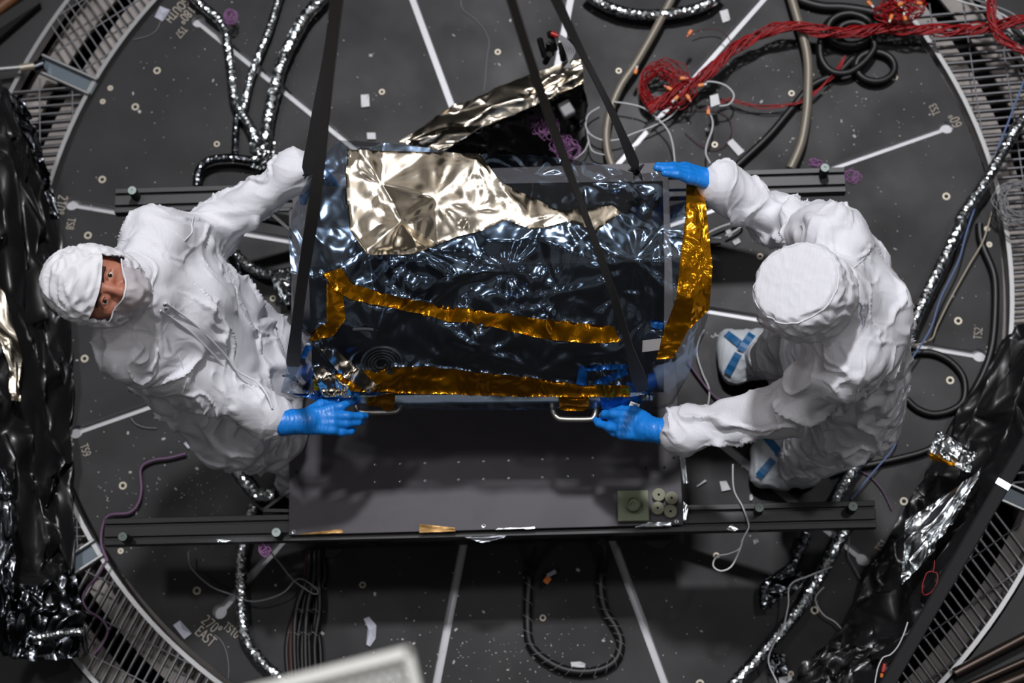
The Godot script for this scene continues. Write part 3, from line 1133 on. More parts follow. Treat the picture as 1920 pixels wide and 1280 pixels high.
# ---------------------------------------------------------------- the wrapped instrument hanging over the stand
const SILVER_AREA := [[652, 280], [900, 288], [938, 342], [1050, 395], [1150, 386], [1165, 400], [1120, 432], [1060, 415], [1000, 432], [950, 412], [905, 432], [860, 442], [780, 476], [690, 478], [655, 430], [648, 330]]  # this film area's brightness is put into its colour, as opaque silver
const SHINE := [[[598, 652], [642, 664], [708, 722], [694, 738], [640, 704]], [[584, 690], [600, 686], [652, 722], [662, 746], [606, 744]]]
const AMBER := [
	[[605, 512], [640, 503], [662, 533], [740, 556], [840, 576], [900, 581], [1000, 596], [1150, 612], [1165, 641], [1100, 644], [1000, 632], [900, 607], [840, 602], [740, 578], [660, 562], [625, 542]],
	[[612, 530], [642, 540], [648, 600], [625, 630], [580, 640], [585, 622], [612, 605]],
	[[588, 712], [640, 700], [740, 688], [800, 688], [900, 698], [1010, 710], [1090, 722], [1182, 722], [1182, 744], [1000, 744], [740, 737], [588, 732]],
	[[1287, 333], [1320, 353], [1327, 420], [1336, 500], [1330, 580], [1290, 620], [1262, 672], [1230, 674], [1245, 620], [1268, 560], [1276, 480], [1286, 400]],
	[[684, 745], [742, 740], [738, 768], [690, 768]],
	[[1046, 744], [1104, 744], [1104, 770], [1050, 770]]]
const BLUE := [[[1086, 686], [1177, 682], [1178, 691], [1102, 696], [1099, 722], [1080, 722]], [[1110, 716], [1172, 690], [1180, 700], [1128, 722]], [[573, 648], [588, 648], [574, 674], [564, 672]], [[655, 726], [674, 726], [674, 742], [655, 742]], [[690, 728], [709, 728], [709, 740], [690, 740]], [[540, 736], [660, 742], [672, 760], [600, 752]], [[1125, 745], [1205, 742], [1200, 768], [1128, 768]], [[1218, 598], [1245, 600], [1242, 618], [1222, 614]]]

func film_point(px: float, py: float, dh: float) -> Vector3:   # the drape's own height: flat on top, rounding down to the near edge
	var h := 1.15
	for i in 8:
		var z := at(px, py, h).z
		var want := 1.2 - 0.38 * pow(clampf((z - 0.34) / 0.29, 0, 1), 1.45)
		h = lerpf(h, want, 0.6)
	return at(px, py, h + dh)

func poly(list: Array) -> PackedVector2Array:
	var p := PackedVector2Array()
	for q in list:
		p.append(Vector2(q[0], q[1]))
	return p

func pixel(p: Vector3) -> Vector2:
	var d := p - CAM
	var z := d.dot(AHEAD)
	return Vector2(d.dot(RIGHT) / z * FOCAL + 960.0, d.dot(DOWN) / z * FOCAL + 640.0)

func build_instrument() -> void:
	var t := thing("wrapped_instrument", "boxy instrument wrapped in crinkled clear and silver film with amber tape", "instrument")
	# the housing inside the wrap
	var y0 := 0.815
	var lo := [at(566, 735, y0), at(1232, 752, y0)]
	var s := Shape.new()
	var q := []
	for z in [0.075, 0.585]:
		for x in [-0.52, 0.44]:
			q.append(Vector3(x, y0, z))
	for z in [0.075, 0.30]:
		for x in [-0.50, 0.44]:
			q.append(Vector3(x, 1.09, z))
	var mid := Vector3(-0.03, 0.95, 0.3)
	s.face(mid, q[0], q[1], q[3], q[2])
	s.face(mid, q[4], q[5], q[7], q[6])
	s.face(mid, q[0], q[1], q[5], q[4])
	s.face(mid, q[2], q[3], q[7], q[6])
	s.face(mid, q[0], q[2], q[6], q[4])
	s.face(mid, q[1], q[3], q[7], q[5])
	part(t, "housing", s.done(), M.inner, "dark housing seen through the film")
	var base := Shape.new()
	base.box(Vector3(-0.04, 0.805, 0.335), Vector3(0.90, 0.02, 0.545), Basis.IDENTITY, 0.002)
	part(t, "base_plate", base.done(), M.base_edge, "pale edge of the base plate")
	# the wrap: folds meet in the star points that the photograph shows
	var inner := [[675, 285, 0.012], [655, 332, 0.0], [752, 415, -0.034], [893, 299, 0.022], [934, 342, 0.012], [815, 372, 0.02], [780, 466, 0.024], [690, 468, -0.012], [662, 430, 0.01], [885, 394, 0.018], [866, 532, -0.018], [953, 509, -0.02], [1050, 400, 0.012], [1155, 392, -0.012], [1158, 548, -0.022], [1095, 345, -0.05], [1000, 330, -0.05], [1180, 345, -0.055], [1190, 488, 0.02], [1278, 480, -0.006], [1008, 446, 0.008], [1051, 551, -0.02], [640, 508, 0.0], [730, 482, 0.012], [618, 600, 0.0], [760, 560, 0.014], [862, 515, 0.0], [908, 662, 0.034], [838, 632, 0.004], [792, 584, -0.012], [950, 590, 0.012], [1050, 640, -0.006], [1102, 482, 0.008], [700, 640, 0.012], [620, 682, -0.014], [660, 738, 0.02], [760, 702, 0.014], [850, 690, -0.012], [905, 722, 0.01], [1000, 700, 0.014], [1100, 700, -0.01], [1150, 662, 0.012], [1215, 600, -0.014], [1248, 540, 0.01], [1230, 700, 0.01], [1288, 640, -0.008], [1300, 560, 0.01], [1310, 450, 0.004], [1287, 382, 0.0], [1248, 352, -0.05], [575, 420, 0.004], [585, 520, -0.01], [568, 620, 0.01], [590, 700, 0.004], [715, 345, -0.012], [990, 400, 0.0], [1235, 430, 0.012], [1110, 440, 0.006], [905, 452, 0.008], [820, 460, -0.004], [705, 560, -0.008], [1005, 560, -0.014], [1195, 660, 0.008], [800, 745, 0.004], [960, 748, -0.004], [1080, 745, 0.006]]
	var rim := [[636, 263], [720, 268], [810, 278], [900, 288], [980, 290], [1060, 297], [1130, 310], [1195, 326], [1250, 320], [1310, 332], [1324, 380], [1328, 450], [1335, 520], [1331, 580], [1314, 640], [1292, 700], [1262, 757], [1236, 768], [1150, 766], [1035, 768], [960, 769], [880, 768], [800, 767], [740, 766], [690, 760], [640, 755], [590, 745], [526, 735], [534, 705], [545, 640], [550, 570], [546, 510], [540, 440], [550, 390], [575, 340], [600, 300]]
	var px := PackedVector2Array()
	var world := []
	for r in rim:
		px.append(Vector2(r[0], r[1]))
		world.append(film_point(r[0], r[1], -0.085 if r[1] < 340 and r[0] > 950 else -0.012))
	for r in inner:
		px.append(Vector2(r[0], r[1]))
		world.append(film_point(r[0], r[1], r[2]))
	var ids := Geometry2D.triangulate_delaunay(px)
	var border := poly(rim)
	var tris := []
	for i in range(0, ids.size(), 3):
		var m := (px[ids[i]] + px[ids[i + 1]] + px[ids[i + 2]]) / 3.0
		if Geometry2D.is_point_in_polygon(m, border):
			tris.append([world[ids[i]], world[ids[i + 1]], world[ids[i + 2]]])
	for k in 4:
		tris = split(tris, [0.004, 0.0014, 0.0004, 0.0][k], 70 + k)
	var bins := {"clear": [], "silver": []}
	var polys := {}
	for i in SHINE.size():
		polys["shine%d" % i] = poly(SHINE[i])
	for i in AMBER.size():
		polys["amber%d" % i] = poly(AMBER[i])
	for i in BLUE.size():
		polys["blue%d" % i] = poly(BLUE[i])
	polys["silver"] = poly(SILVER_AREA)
	# facets end where a tape or the silver-coloured area ends
	var placed := {}
	for tr in tris:
		for j in 3:
			var v: Vector3 = tr[j]
			var key := (v * 8192.0).round()
			if not placed.has(key):
				var spot := pixel(v)
				var best := 5.0
				var to := spot
				for n in polys:
					var pg: PackedVector2Array = polys[n]
					for e in pg.size():
						var c := Geometry2D.get_closest_point_to_segment(spot, pg[e], pg[(e + 1) % pg.size()])
						if c.distance_to(spot) < best:
							best = c.distance_to(spot)
							to = c
				placed[key] = v if to == spot else at(to.x, to.y, v.y)
			tr[j] = placed[key]
	# fine folds run out from the points where the film is pulled or pushed
	var stars := []
	var bright := poly(SILVER_AREA)
	var ambers := []
	for a in AMBER:
		ambers.append(poly(a))
	for r in inner:
		if absf(r[2]) > 0.011:
			stars.append([film_point(r[0], r[1], r[2]), r[2]])
	for tr in tris:
		for k in 3:
			var v: Vector3 = tr[k]
			var lift := 0.0
			for i in stars.size():
				var d: Vector3 = v - stars[i][0]
				var dist := Vector2(d.x, d.z).length()
				if dist < 0.22:
					var a := atan2(d.z, d.x)
					lift += (0.0012 + absf(stars[i][1]) * 0.11) * sin(a * (6 + i % 6) + i * 2.1 + sin(a * 3.0 + i) * 1.7) * smoothstep(0.0, 0.04, dist) * (1.0 - smoothstep(0.05, 0.22, dist))
			var spot := pixel(v)
			var calm := 0.42 if Geometry2D.is_point_in_polygon(spot, bright) else lerpf(0.62, 1.8, smoothstep(0.2, 0.5, v.z))
			lift *= calm
			for i in AMBER.size():
				if Geometry2D.is_point_in_polygon(spot, ambers[i]):
					lift += maxf(0.0, 1.0 - absf(crease.get_noise_3d(v.x * 24, v.y * 24, v.z * 24 + i)) * 3.0) * 0.0045
			tr[k] = v + Vector3(0, lift + soft.get_noise_3d(v.x * 26, v.y * 9, v.z * 26) * (0.0003 if calm == 0.42 else 0.0012), 0)
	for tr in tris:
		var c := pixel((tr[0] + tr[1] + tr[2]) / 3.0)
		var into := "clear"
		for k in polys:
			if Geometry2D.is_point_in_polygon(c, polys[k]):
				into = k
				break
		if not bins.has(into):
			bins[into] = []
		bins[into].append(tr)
	for k in bins:
		if bins[k].is_empty():
			continue
		var sh := sheet(bins[k])
		if k == "clear":
			part(t, "clear_film", sh, M.clear, "clear crinkled film")
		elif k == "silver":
			part(t, "silver_facets", sh, M.silver, "bright film area coloured opaque silver on the far top side")
		elif k.begins_with("shine"):
			part(t, "silver_flap", sh, M.silver, "bright silver fold")
		elif k.begins_with("amber"):
			part(t, "amber_tape", sh, M.amber, "crinkled amber tape")
		else:
			part(t, "blue_tape", sh, M.blue_film, "blue tape")
	# the wrap hangs down its sides
	var skirt := Shape.new()
	for i in rim.size():
		var a: Vector3 = world[i]
		var b: Vector3 = world[(i + 1) % rim.size()]
		var a2 := Vector3(a.x * 0.98, minf(0.80, a.y), lerpf(a.z, 0.33, 0.03))
		var b2 := Vector3(b.x * 0.98, minf(0.80, b.y), lerpf(b.z, 0.33, 0.03))
		skirt.quad(a, b, b2, a2)
	part(t, "side_film", skirt.done(), M.clear, "clear film hanging down the sides")
	# a coil of dark rope and a short braid lie under the film at the near left
	var coil := []
	for k in 66:
		var a := TAU * k / 13.0
		var rr := lerpf(0.012, 0.056, k / 65.0)
		var on := pixel(film_point(715, 682, 0.0) + Vector3(cos(a) * rr, 0, sin(a) * rr * 0.85))
		coil.append(film_point(on.x, on.y, 0.006))
	part(t, "coiled_rope", wire(coil, 0.0046, 6, 0.006), M.rope, "coil of dark rope under the film")
	part(t, "rope_end", wire([film_point(662, 618, 0.012), film_point(680, 617, 0.014), film_point(700, 618, 0.012)], 0.005, 8), M.rope, "braided rope end")
	# lifting handles on the near edge
	for h in [[[668, 742, 0.80], [668, 765, 0.79], [675, 772, 0.79], [690, 773, 0.79], [735, 772, 0.79], [746, 768, 0.79], [752, 757, 0.79], [753, 735, 0.80]], [[1035, 742, 0.80], [1036, 768, 0.79], [1044, 782, 0.79], [1058, 786, 0.79], [1104, 786, 0.79], [1113, 782, 0.79], [1117, 768, 0.79], [1117, 742, 0.80]]]:
		part(t, "lifting_handle", wire(ats(h, 0.8), 0.0078, 12, 0.006), M.handle, "brushed steel handle")
	# a white maker's label under the film and a paper tag with a barcode-like print beside the right handle
	var lab := Shape.new()
	lab.face(Vector3(0.4, 0, 0.5), film_point(1205, 638, 0.03), film_point(1240, 634, 0.03), film_point(1236, 656, 0.03), film_point(1204, 660, 0.03))
	part(t, "white_label", lab.done(), M.tag, "white label")
	var tg := Shape.new()
	var p0 := at(1183, 752, 0.845)
	var p1 := at(1200, 758, 0.845)
	var p2 := at(1192, 778, 0.835)
	var p3 := at(1174, 771, 0.835)
	var dn := Vector3(0, -0.001, 0)
	tg.quad(p0, p1, p2, p3)
	tg.quad(p3 + dn, p2 + dn, p1 + dn, p0 + dn)
	var tagp := part(t, "paper_tag", tg.done(), M.tag, "white paper tag with small print")
	var pr := Shape.new()
	for r in 4:
		var u := (r + 0.9) / 5.0
		var a3 := p0.lerp(p3, u).lerp(p1.lerp(p2, u), 0.15) + Vector3(0, 0.0006, 0)
		var b3 := p0.lerp(p3, u).lerp(p1.lerp(p2, u), 0.85) + Vector3(0, 0.0006, 0)
		var dd := (p3 - p0) * 0.035
		pr.quad(a3 - dd, b3 - dd, b3 + dd, a3 + dd)
	part(tagp, "print", pr.done(), M.ink, "rows of small print")
	# bunched film and hooks where the slings grip
	for g in [[546, 705, 0.90, 91], [1212, 735, 0.86, 92], [1195, 322, 1.20, 93], [582, 322, 1.2, 94]]:
		var rg := RandomNumberGenerator.new()
		rg.seed = g[3]
		var c := at(g[0], g[1], g[2])
		var knot := Shape.new()
		for k in 9:
			var d := Vector3(rg.randf_range(-1, 1), rg.randf_range(-0.4, 1), rg.randf_range(-1, 1)).normalized()
			knot.tube([c, c + d * 0.014 + Vector3(0, 0.004, 0), c + d * 0.026], 0.007, 5, 0.3, rg, true, 0.3)
		part(t, "gathered_film", knot.done(), M.dark_foil, "gathered film at a sling point")

func build_slings() -> void:
	var hook := at(720, -705, 3.6)
	var lb := ["black lifting strap to the near left corner of the instrument", "black lifting strap to the far left corner of the instrument", "black lifting strap to the near right corner of the instrument", "black lifting strap to the far right corner of the instrument"]
	var ends := [at(548, 700, 0.92), at(580, 328, 1.21), at(1208, 732, 0.88), at(1194, 318, 1.21)]
	var wide := [0.0145, 0.014, 0.0098, 0.0105]
	for i in 4:
		var p := []
		var sd := []
		var d: Vector3 = (hook - ends[i]).normalized()
		var across := d.cross(AHEAD).normalized()
		var n := 40
		for k in n + 1:
			var u := float(k) / n
			var tw := 0.9 * sin(u * [9.0, 7.0, 12.0, 10.0][i] + i * 1.7) * 0.75
			p.append(ends[i].lerp(hook, u) + across * sin(u * 11.0 + i) * 0.004)
			sd.append(across.rotated(d, tw) * wide[i] * (0.55 if u < 0.012 else 1.0) * (1.0 + (1.1 if i == 2 else 0.3) * (1.0 - smoothstep(0.03, 0.12, u))))
		var s := Shape.new()
		s.strip(p, sd, 0.0014)
		single("lifting_strap", lb[i], "strap", s.done(), M.strap, "slings that carry the instrument")
	var ring := thing("crane_hook", "steel crane hook above the instrument that gathers the straps", "hook")
	var s2 := Shape.new()
	var pts := []
	for k in 25:
		var a := TAU * k / 24.0
		pts.append(hook + Vector3(cos(a) * 0.07, 0.06 + sin(a) * 0.07, 0))
	s2.tube(pts, 0.012, 10)
	part(ring, "ring", s2.done(), M.handle)
	var s3 := Shape.new()
	s3.cyl(hook + Vector3(0, 0.12, 0), hook + Vector3(0, 7.5, 0), 0.008, 8)
	part(ring, "rope", s3.done(), M.strap)


# ---------------------------------------------------------------- people
func bone(a: Vector3, b: Vector3, ra: float, rb: float, deep := -1.0, way := Vector3.ZERO) -> Array:
	if deep < 0:
		return [a, b, ra, rb]
	return [a, b, ra, rb, deep, way.normalized()]

func arm(sh: Vector3, el: Vector3, wr: Vector3, r0: float, r1: float, r2: float) -> Array:
	var d1 := (el - sh).normalized()
	var d2 := (wr - el).normalized()
	var x1 := d1.cross(Vector3.UP).normalized() + d1 * 0.7
	var x2 := d2.cross(Vector3.UP).normalized() + d2 * 0.9
	return [bone(sh, el, r0, r1, 0.011, x1), bone(el, wr, r1, r2, 0.0105, x2), bone(wr, wr + d2 * 0.018, r2 * 0.96, r2 * 0.9, 0.004, x2)]

func hand(parent: Node3D, wrist: Vector3, to: Vector3, back: Vector3, chains: Array, label: String) -> void:
	# wrist -> knuckles along "to"; chains: lists of [forward, sideways, up, radius] in the hand's own frame, metres from the wrist
	var f := (to - wrist).normalized()
	var up := (back - f * back.dot(f)).normalized()
	var side := f.cross(up)
	var bones := []
	var at_ := func(q: Array) -> Vector3:
		return wrist + f * q[0] + side * q[1] + up * q[2]
	# cuff, heel of the hand and palm
	bones.append(bone(wrist - f * 0.05, wrist - f * 0.005, 0.037, 0.034))
	bones.append(bone(wrist, wrist + f * 0.02, 0.032, 0.031))
	for k in 4:
		var sx := -0.027 + k * 0.018
		bones.append(bone(wrist + f * 0.01 + side * sx * 0.6, wrist + f * 0.082 + side * sx + up * (0.004 - 0.003 * absf(k - 1.5)), 0.020, 0.0135))
	for c in chains:
		for i in range(c.size() - 1):
			bones.append(bone(at_.call(c[i]), at_.call(c[i + 1]), c[i][3] * 1.1, c[i + 1][3] * 1.12))
	var g := flesh(bones, 0.0034, 0.006)
	# the glove's fine cross wrinkles on the back and at the cuff
	var vs: PackedVector3Array = g[0]
	var ns := normals_of(g)
	for i in vs.size():
		var d := (vs[i] - wrist).dot(f)
		var w := soft.get_noise_3d(vs[i].dot(side) * 25, vs[i].dot(up) * 25, d * 260)
		vs[i] += ns[i] * w * (0.0012 if d < 0.09 else 0.0005)
	part(parent, "glove", skin([vs, g[1]]), M.glove, label)

func shoe_cover(parent: Node3D, heel: Vector3, toe: Vector3, wide: float, label: String, taped: bool) -> void:
	var f := (toe - heel)
	f.y = 0
	var l := f.length()
	f = f.normalized()
	var side := f.cross(Vector3.UP)
	var o := Vector3(heel.x, 0, heel.z)
	var bones := []
	for e: float in [-1.0, 1.0]:
		bones.append(bone(o + f * 0.05 + side * e * wide * 0.28 + Vector3(0, 0.055, 0), o + f * (l - 0.06) + side * e * wide * 0.34 + Vector3(0, 0.052, 0), 0.042, 0.046, 0.004, side))
	bones.append(bone(o + f * 0.05 + Vector3(0, 0.09, 0), o + f * (l - 0.07) + Vector3(0, 0.06, 0), 0.055, 0.052, 0.004, side))
	var g := folded(finer(flesh(bones, 0.009, 0.03)), bones, 77)
	var body := part(parent, "shoe_cover", skin(g), M.shoe, label)
	var so := Shape.new()
	for e in [[0.045, wide * 0.62], [l - 0.075, wide * 0.82]]:
		so.lathe(o + f * e[0], Vector3.UP, [[0.0, 0.002], [e[1] * 0.56, 0.002], [e[1] * 0.56, 0.016, 1], [0.0, 0.016]], 20)
	so.box(o + f * (l * 0.5 - 0.01) + Vector3(0, 0.009, 0), Vector3(l - 0.12, 0.014, wide * 0.78), Basis(f, Vector3.UP, side))
	part(body, "sole", so.done(), M.sole)
	if taped:
		# strips of blue tape laid crosswise over the instep
		for q in [[0.35, -0.4, 0.9], [0.52, 0.35, -0.7], [0.68, 0.55, 0.75], [0.75, -0.45, -0.8]]:
			var c: Vector3 = o + f * (l * q[0]) + side * wide * q[1] * 0.6
			var d: Vector3 = (f * 0.6 + side * q[2]).normalized()
			var p := []
			var sd := []
			for k in 6:
				var u := (k - 2.5) / 2.5
				var b := c + d * u * 0.034
				var best := 0.0
				for v in g[0]:
					if absf(v.x - b.x) < 0.008 and absf(v.z - b.z) < 0.008:
						best = maxf(best, v.y)
				if best > 0.03:
					p.append(Vector3(b.x, best + 0.003, b.z))
					sd.append(d.cross(Vector3.UP) * 0.012)
			if p.size() > 1:
				var s := Shape.new()
				s.strip(p, sd, 0.0008)
				part(body, "tape_cross", s.done(), M.shoe_tape, "strip of blue tape")

# The point of a body's surface nearest the camera at a surveyed place, and a flat band sewn along such points.
func on_cloth(g: Array, px: float, py: float) -> Vector3:
	var best := Vector3.ZERO
	var near := 1e9
	for v: Vector3 in g[0]:
		var q := pixel(v)
		if absf(q.x - px) < 7.0 and absf(q.y - py) < 7.0:
			var d := v.distance_to(CAM) + 0.004 * q.distance_to(Vector2(px, py))
			if d < near:
				near = d
				best = v
	return best

func seam(g: Array, list: Array, half: float, thick: float) -> ArrayMesh:
	var p := []
	for q in list:
		var v := on_cloth(g, q[0], q[1])
		if v != Vector3.ZERO:
			p.append(v + (CAM - v).normalized() * thick * 0.5)
	p = spline(p, 0.012)
	var s := Shape.new()
	for e: float in ([-1.0, 1.0] if half > 0.005 else [0.0]):      # a placket has two stitched edges, a seam one
		var q := []
		for i in p.size():
			var d: Vector3 = (p[mini(i + 1, p.size() - 1)] - p[maxi(i - 1, 0)]).normalized()
			q.append(p[i] + d.cross((CAM - p[i]).normalized()).normalized() * half * e)
		s.tube(q, thick * (1.6 if half > 0.005 else 1.0), 6)
	return s.done()

func head_basis(crown: Vector3, face: Vector3) -> Basis:
	var f := face.normalized()
	var s := crown.cross(f).normalized()
	return Basis(s, f.cross(s), f)                       # x: to the side, y: crown, z: face

func build_left_person() -> void:
	var t := thing("person", "person in white cleanroom suit and hood at the left, face turned up", "person", "two people in cleanroom suits")
	var neck := at(262, 552, 1.26)
	var sl := at(292, 455, 1.24)
	var sr := at(240, 648, 1.22)
	var el := at(402, 428, 1.03)
	var wl := at(552, 322, 1.14)
	var er := at(375, 716, 1.00)
	var wr := at(502, 778, 0.89)
	var chest := at(330, 575, 1.10)
	var hip := at(470, 735, 0.70)
	var hl := at(486, 668, 0.66)
	var hr := at(440, 800, 0.66)
	var kl := at(572, 676, 0.33)
	var kr := at(560, 842, 0.32)
	var al := at(560, 735, 0.08)
	var ar := at(560, 890, 0.08)
	var body_way := (hip - chest).normalized()
	var cross := body_way.cross(Vector3.UP).normalized()
	var diag := body_way + cross * 0.25
	var b := []
	b.append_array(arm(sl, el, wl, 0.082, 0.062, 0.052))
	b.append_array(arm(sr, er, wr, 0.088, 0.068, 0.054))
	b.append(bone(sl, sr, 0.085, 0.085, 0.008, body_way))
	b.append(bone(neck, chest, 0.10, 0.13, 0.011, diag))
	b.append(bone(at(310, 490, 1.15), hl, 0.105, 0.115, 0.0125, diag))
	b.append(bone(at(262, 628, 1.13), hr, 0.105, 0.115, 0.0125, diag))
	b.append(bone(chest, hip, 0.135, 0.14, 0.0125, diag))
	b.append(bone(hl, kl, 0.105, 0.088, 0.009, cross))
	b.append(bone(hr, kr, 0.105, 0.09, 0.009, cross))
	b.append(bone(kl, al, 0.085, 0.07, 0.008, cross))
	b.append(bone(kr, ar, 0.085, 0.07, 0.008, cross))
	b.append(bone(neck, at(205, 545, 1.36), 0.085, 0.09, 0.006, cross))
	var g := folded(finer(flesh(b, 0.0105, 0.045)), b, 11)
	part(t, "body", skin(g), M.suit, "white hooded coverall")
	part(t, "zip_placket", seam(g, [[306, 576], [330, 592], [362, 616], [392, 645], [420, 676], [448, 702], [474, 720], [494, 742], [502, 768]], 0.011, 0.002), M.hood, "zip placket down the chest")
	part(t, "sleeve_seam", seam(g, [[352, 452], [362, 436], [366, 420], [362, 404]], 0.003, 0.0015), M.hood)
	part(t, "sleeve_seam", seam(g, [[338, 668], [346, 690], [348, 716], [340, 740]], 0.003, 0.0015), M.hood)
	# head: face turned up to the camera, crown to the left
	var hc := at(184, 537, 1.44)
	var view := (CAM - hc).normalized()
	var chin := (RIGHT + DOWN * 0.2).normalized()
	chin = (chin - view * chin.dot(view)).normalized()
	var face := (view * cos(0.30) + chin * sin(0.30)).normalized()
	var crown := -(chin * cos(0.30) - view * sin(0.30))
	var hb := head_basis(crown, face)
	var loc := func(x: float, y: float, z: float) -> Vector3:
		return hc + hb * Vector3(x, y, z)
	var fb := []
	fb.append(bone(loc.call(0, 0.035, -0.02), loc.call(0, 0.0, 0.0), 0.086, 0.08))
	fb.append(bone(loc.call(0, 0.0, 0.01), loc.call(0, -0.07, 0.03), 0.07, 0.042))
	fb.append(bone(loc.call(-0.028, 0.022, 0.068), loc.call(0.028, 0.022, 0.068), 0.016, 0.016))
	fb.append(bone(loc.call(0, 0.012, 0.078), loc.call(0, -0.03, 0.1), 0.009, 0.013))
	fb.append(bone(loc.call(0, -0.03, 0.1), loc.call(0, -0.036, 0.094), 0.013, 0.016))
	for e: float in [-1.0, 1.0]:
		fb.append(bone(loc.call(e * 0.045, -0.02, 0.052), loc.call(e * 0.03, -0.035, 0.062), 0.022, 0.018))
		fb.append(bone(loc.call(e * 0.012, -0.036, 0.09), loc.call(e * 0.014, -0.038, 0.086), 0.009, 0.008))
		fb.append(bone(loc.call(e * 0.022, -0.005, 0.076), loc.call(e * 0.044, -0.006, 0.068), 0.0075, 0.0065))
	fb.append(bone(loc.call(-0.018, -0.062, 0.072), loc.call(0.018, -0.062, 0.072), 0.009, 0.009))
	fb.append(bone(loc.call(0, -0.08, 0.045), loc.call(0, -0.085, 0.05), 0.028, 0.02))
	part(t, "face", skin(flesh(fb, 0.004, 0.010)), M.skin, "strip of bare face between hood and mask")
	for e: float in [-1.0, 1.0]:
		var s := Shape.new()
		var c: Vector3 = loc.call(e * 0.032, 0.001, 0.0735)
		s.lathe(c - hb.z * 0.0105, hb.z, [[0.0, 0.0], [0.007, 0.002, 1], [0.0105, 0.0095, 1], [0.008, 0.0165, 1], [0.004, 0.0185, 1], [0.0, 0.019, 1]], 14)
		var eye := part(t, "eye", s.done(), M.eye)
		var s2 := Shape.new()
		s2.lathe(c + hb.z * 0.0072, hb.z, [[0.0, 0.0], [0.0052, 0.0002, 1], [0.004, 0.0018, 1], [0.0, 0.0022, 1]], 12)
		part(eye, "iris", s2.done(), M.iris)
		var lid := Shape.new()
		lid.tube(spline([loc.call(e * 0.018, 0.002, 0.078), loc.call(e * 0.026, 0.0095, 0.083), loc.call(e * 0.036, 0.009, 0.081), loc.call(e * 0.047, 0.0, 0.072)], 0.004), 0.0032, 6)
		part(eye, "eyelid", lid.done(), M.skin)
		var br := Shape.new()
		br.tube(spline([loc.call(e * 0.014, 0.017, 0.085), loc.call(e * 0.03, 0.0215, 0.084), loc.call(e * 0.05, 0.016, 0.073)], 0.006), 0.0034, 5)
		part(t, "eyebrow", br.done(), M.hair)
	soft.seed = 41
	crease.seed = 43
	var hood_size := func(d: Vector3) -> Vector3:
		var r := Vector3(0.099 * d.x, 0.128 * d.y + 0.012, (0.096 if d.z > 0 else 0.118) * d.z)
		if d.y < -0.2:
			r += Vector3(d.x * 0.02, 0, d.z * 0.02) * (-d.y - 0.2)
		var q := d * 3.2 + Vector3(0, 0, 0)
		var c1 := 1.0 - absf(crease.get_noise_3d(q.x * 0.35, q.y * 1.1, q.z * 0.9)) * 2.4
		var c2 := 1.0 - absf(crease.get_noise_3d(q.x * 1.4 + 7, q.y * 2.2, q.z * 2.0)) * 2.4
		return r + d * (c1 * 0.005 + c2 * 0.0007)
	var hood_keep := func(d: Vector3) -> bool:
		if d.y < -0.93:
			return false
		return not (d.z > 0.18 and d.y > -0.92 and d.y < 0.07 and absf(d.x) < 0.80 - (0.25 if d.y < -0.35 else 0.0))
	part(t, "hood", shell(hc, hb, hood_size, hood_keep, 120, 90), M.hood, "white wrinkled hood")
	var mask_size := func(d: Vector3) -> Vector3:
		var r := Vector3(0.092 * d.x, 0.138 * d.y + 0.006, 0.108 * d.z)
		var bump := maxf(0.0, 1.0 - (d.x * d.x * 4.0 + (d.y + 0.45) * (d.y + 0.45) * 3.0))
		var c1 := 1.0 - absf(crease.get_noise_3d(d.x * 3.0 + 5, d.y * 2.0, d.z * 2.0)) * 2.4
		return r + Vector3(0, 0, 0.036) * bump + d * c1 * 0.004
	var mask_keep := func(d: Vector3) -> bool:
		return d.z > 0.1 and d.y < -0.23 + 0.05 * (1.0 - absf(d.x)) and d.y > -0.985 and absf(d.x) < 0.86
	var mask := part(t, "face_mask", shell(hc, hb, mask_size, mask_keep, 110, 90, 0.001), M.mask, "thin white face mask")
	var em := Shape.new()
	var ep := []
	for k in 13:
		var ph := lerpf(-1.0, 1.0, k / 12.0)
		var d := Vector3(sin(ph), -0.23, cos(ph)).normalized()
		ep.append(hc + hb * ((mask_size.call(d) as Vector3) * 1.01))
	em.tube(spline(ep, 0.006), 0.0022, 6)
	part(mask, "mask_edge", em.done(), M.hood, "white folded top edge of the mask")
	for q in [[207, 594, 1.405], [220, 597, 1.41], [309, 572, 1.36], [311, 579, 1.36]]:
		var st := Shape.new()
		st.lathe(at(q[0], q[1], q[2]), view, [[0.0042, -0.001], [0.004, 0.002, 1], [0.0, 0.003]], 10)
		part(t, "snap_stud", st.done(), M.stud)
	# gloves: the near one grips the handle, the far one lies behind the wrap
	hand(t, at(566, 790, 0.885), at(650, 786, 0.862), Vector3(0.1, 1, 0.1), [
		[[0.075, -0.030, 0.0, 0.0125], [0.108, -0.036, -0.004, 0.0105], [0.138, -0.052, -0.014, 0.0092], [0.156, -0.060, -0.026, 0.0078]],
		[[0.082, -0.010, 0.002, 0.0125], [0.125, -0.010, -0.004, 0.0108], [0.160, -0.010, -0.020, 0.0095], [0.176, -0.012, -0.038, 0.0080]],
		[[0.080, 0.009, 0.0, 0.0120], [0.120, 0.010, -0.010, 0.0104], [0.152, 0.006, -0.026, 0.0092], [0.166, 0.002, -0.046, 0.0078]],
		[[0.074, 0.027, -0.003, 0.0110], [0.106, 0.033, -0.014, 0.0094], [0.132, 0.030, -0.030, 0.0084], [0.142, 0.024, -0.046, 0.0072]],
		[[0.020, -0.024, -0.012, 0.0160], [0.055, -0.048, -0.026, 0.0125], [0.090, -0.052, -0.040, 0.0105], [0.115, -0.042, -0.046, 0.0085]]], "blue glove on the left steel handle")
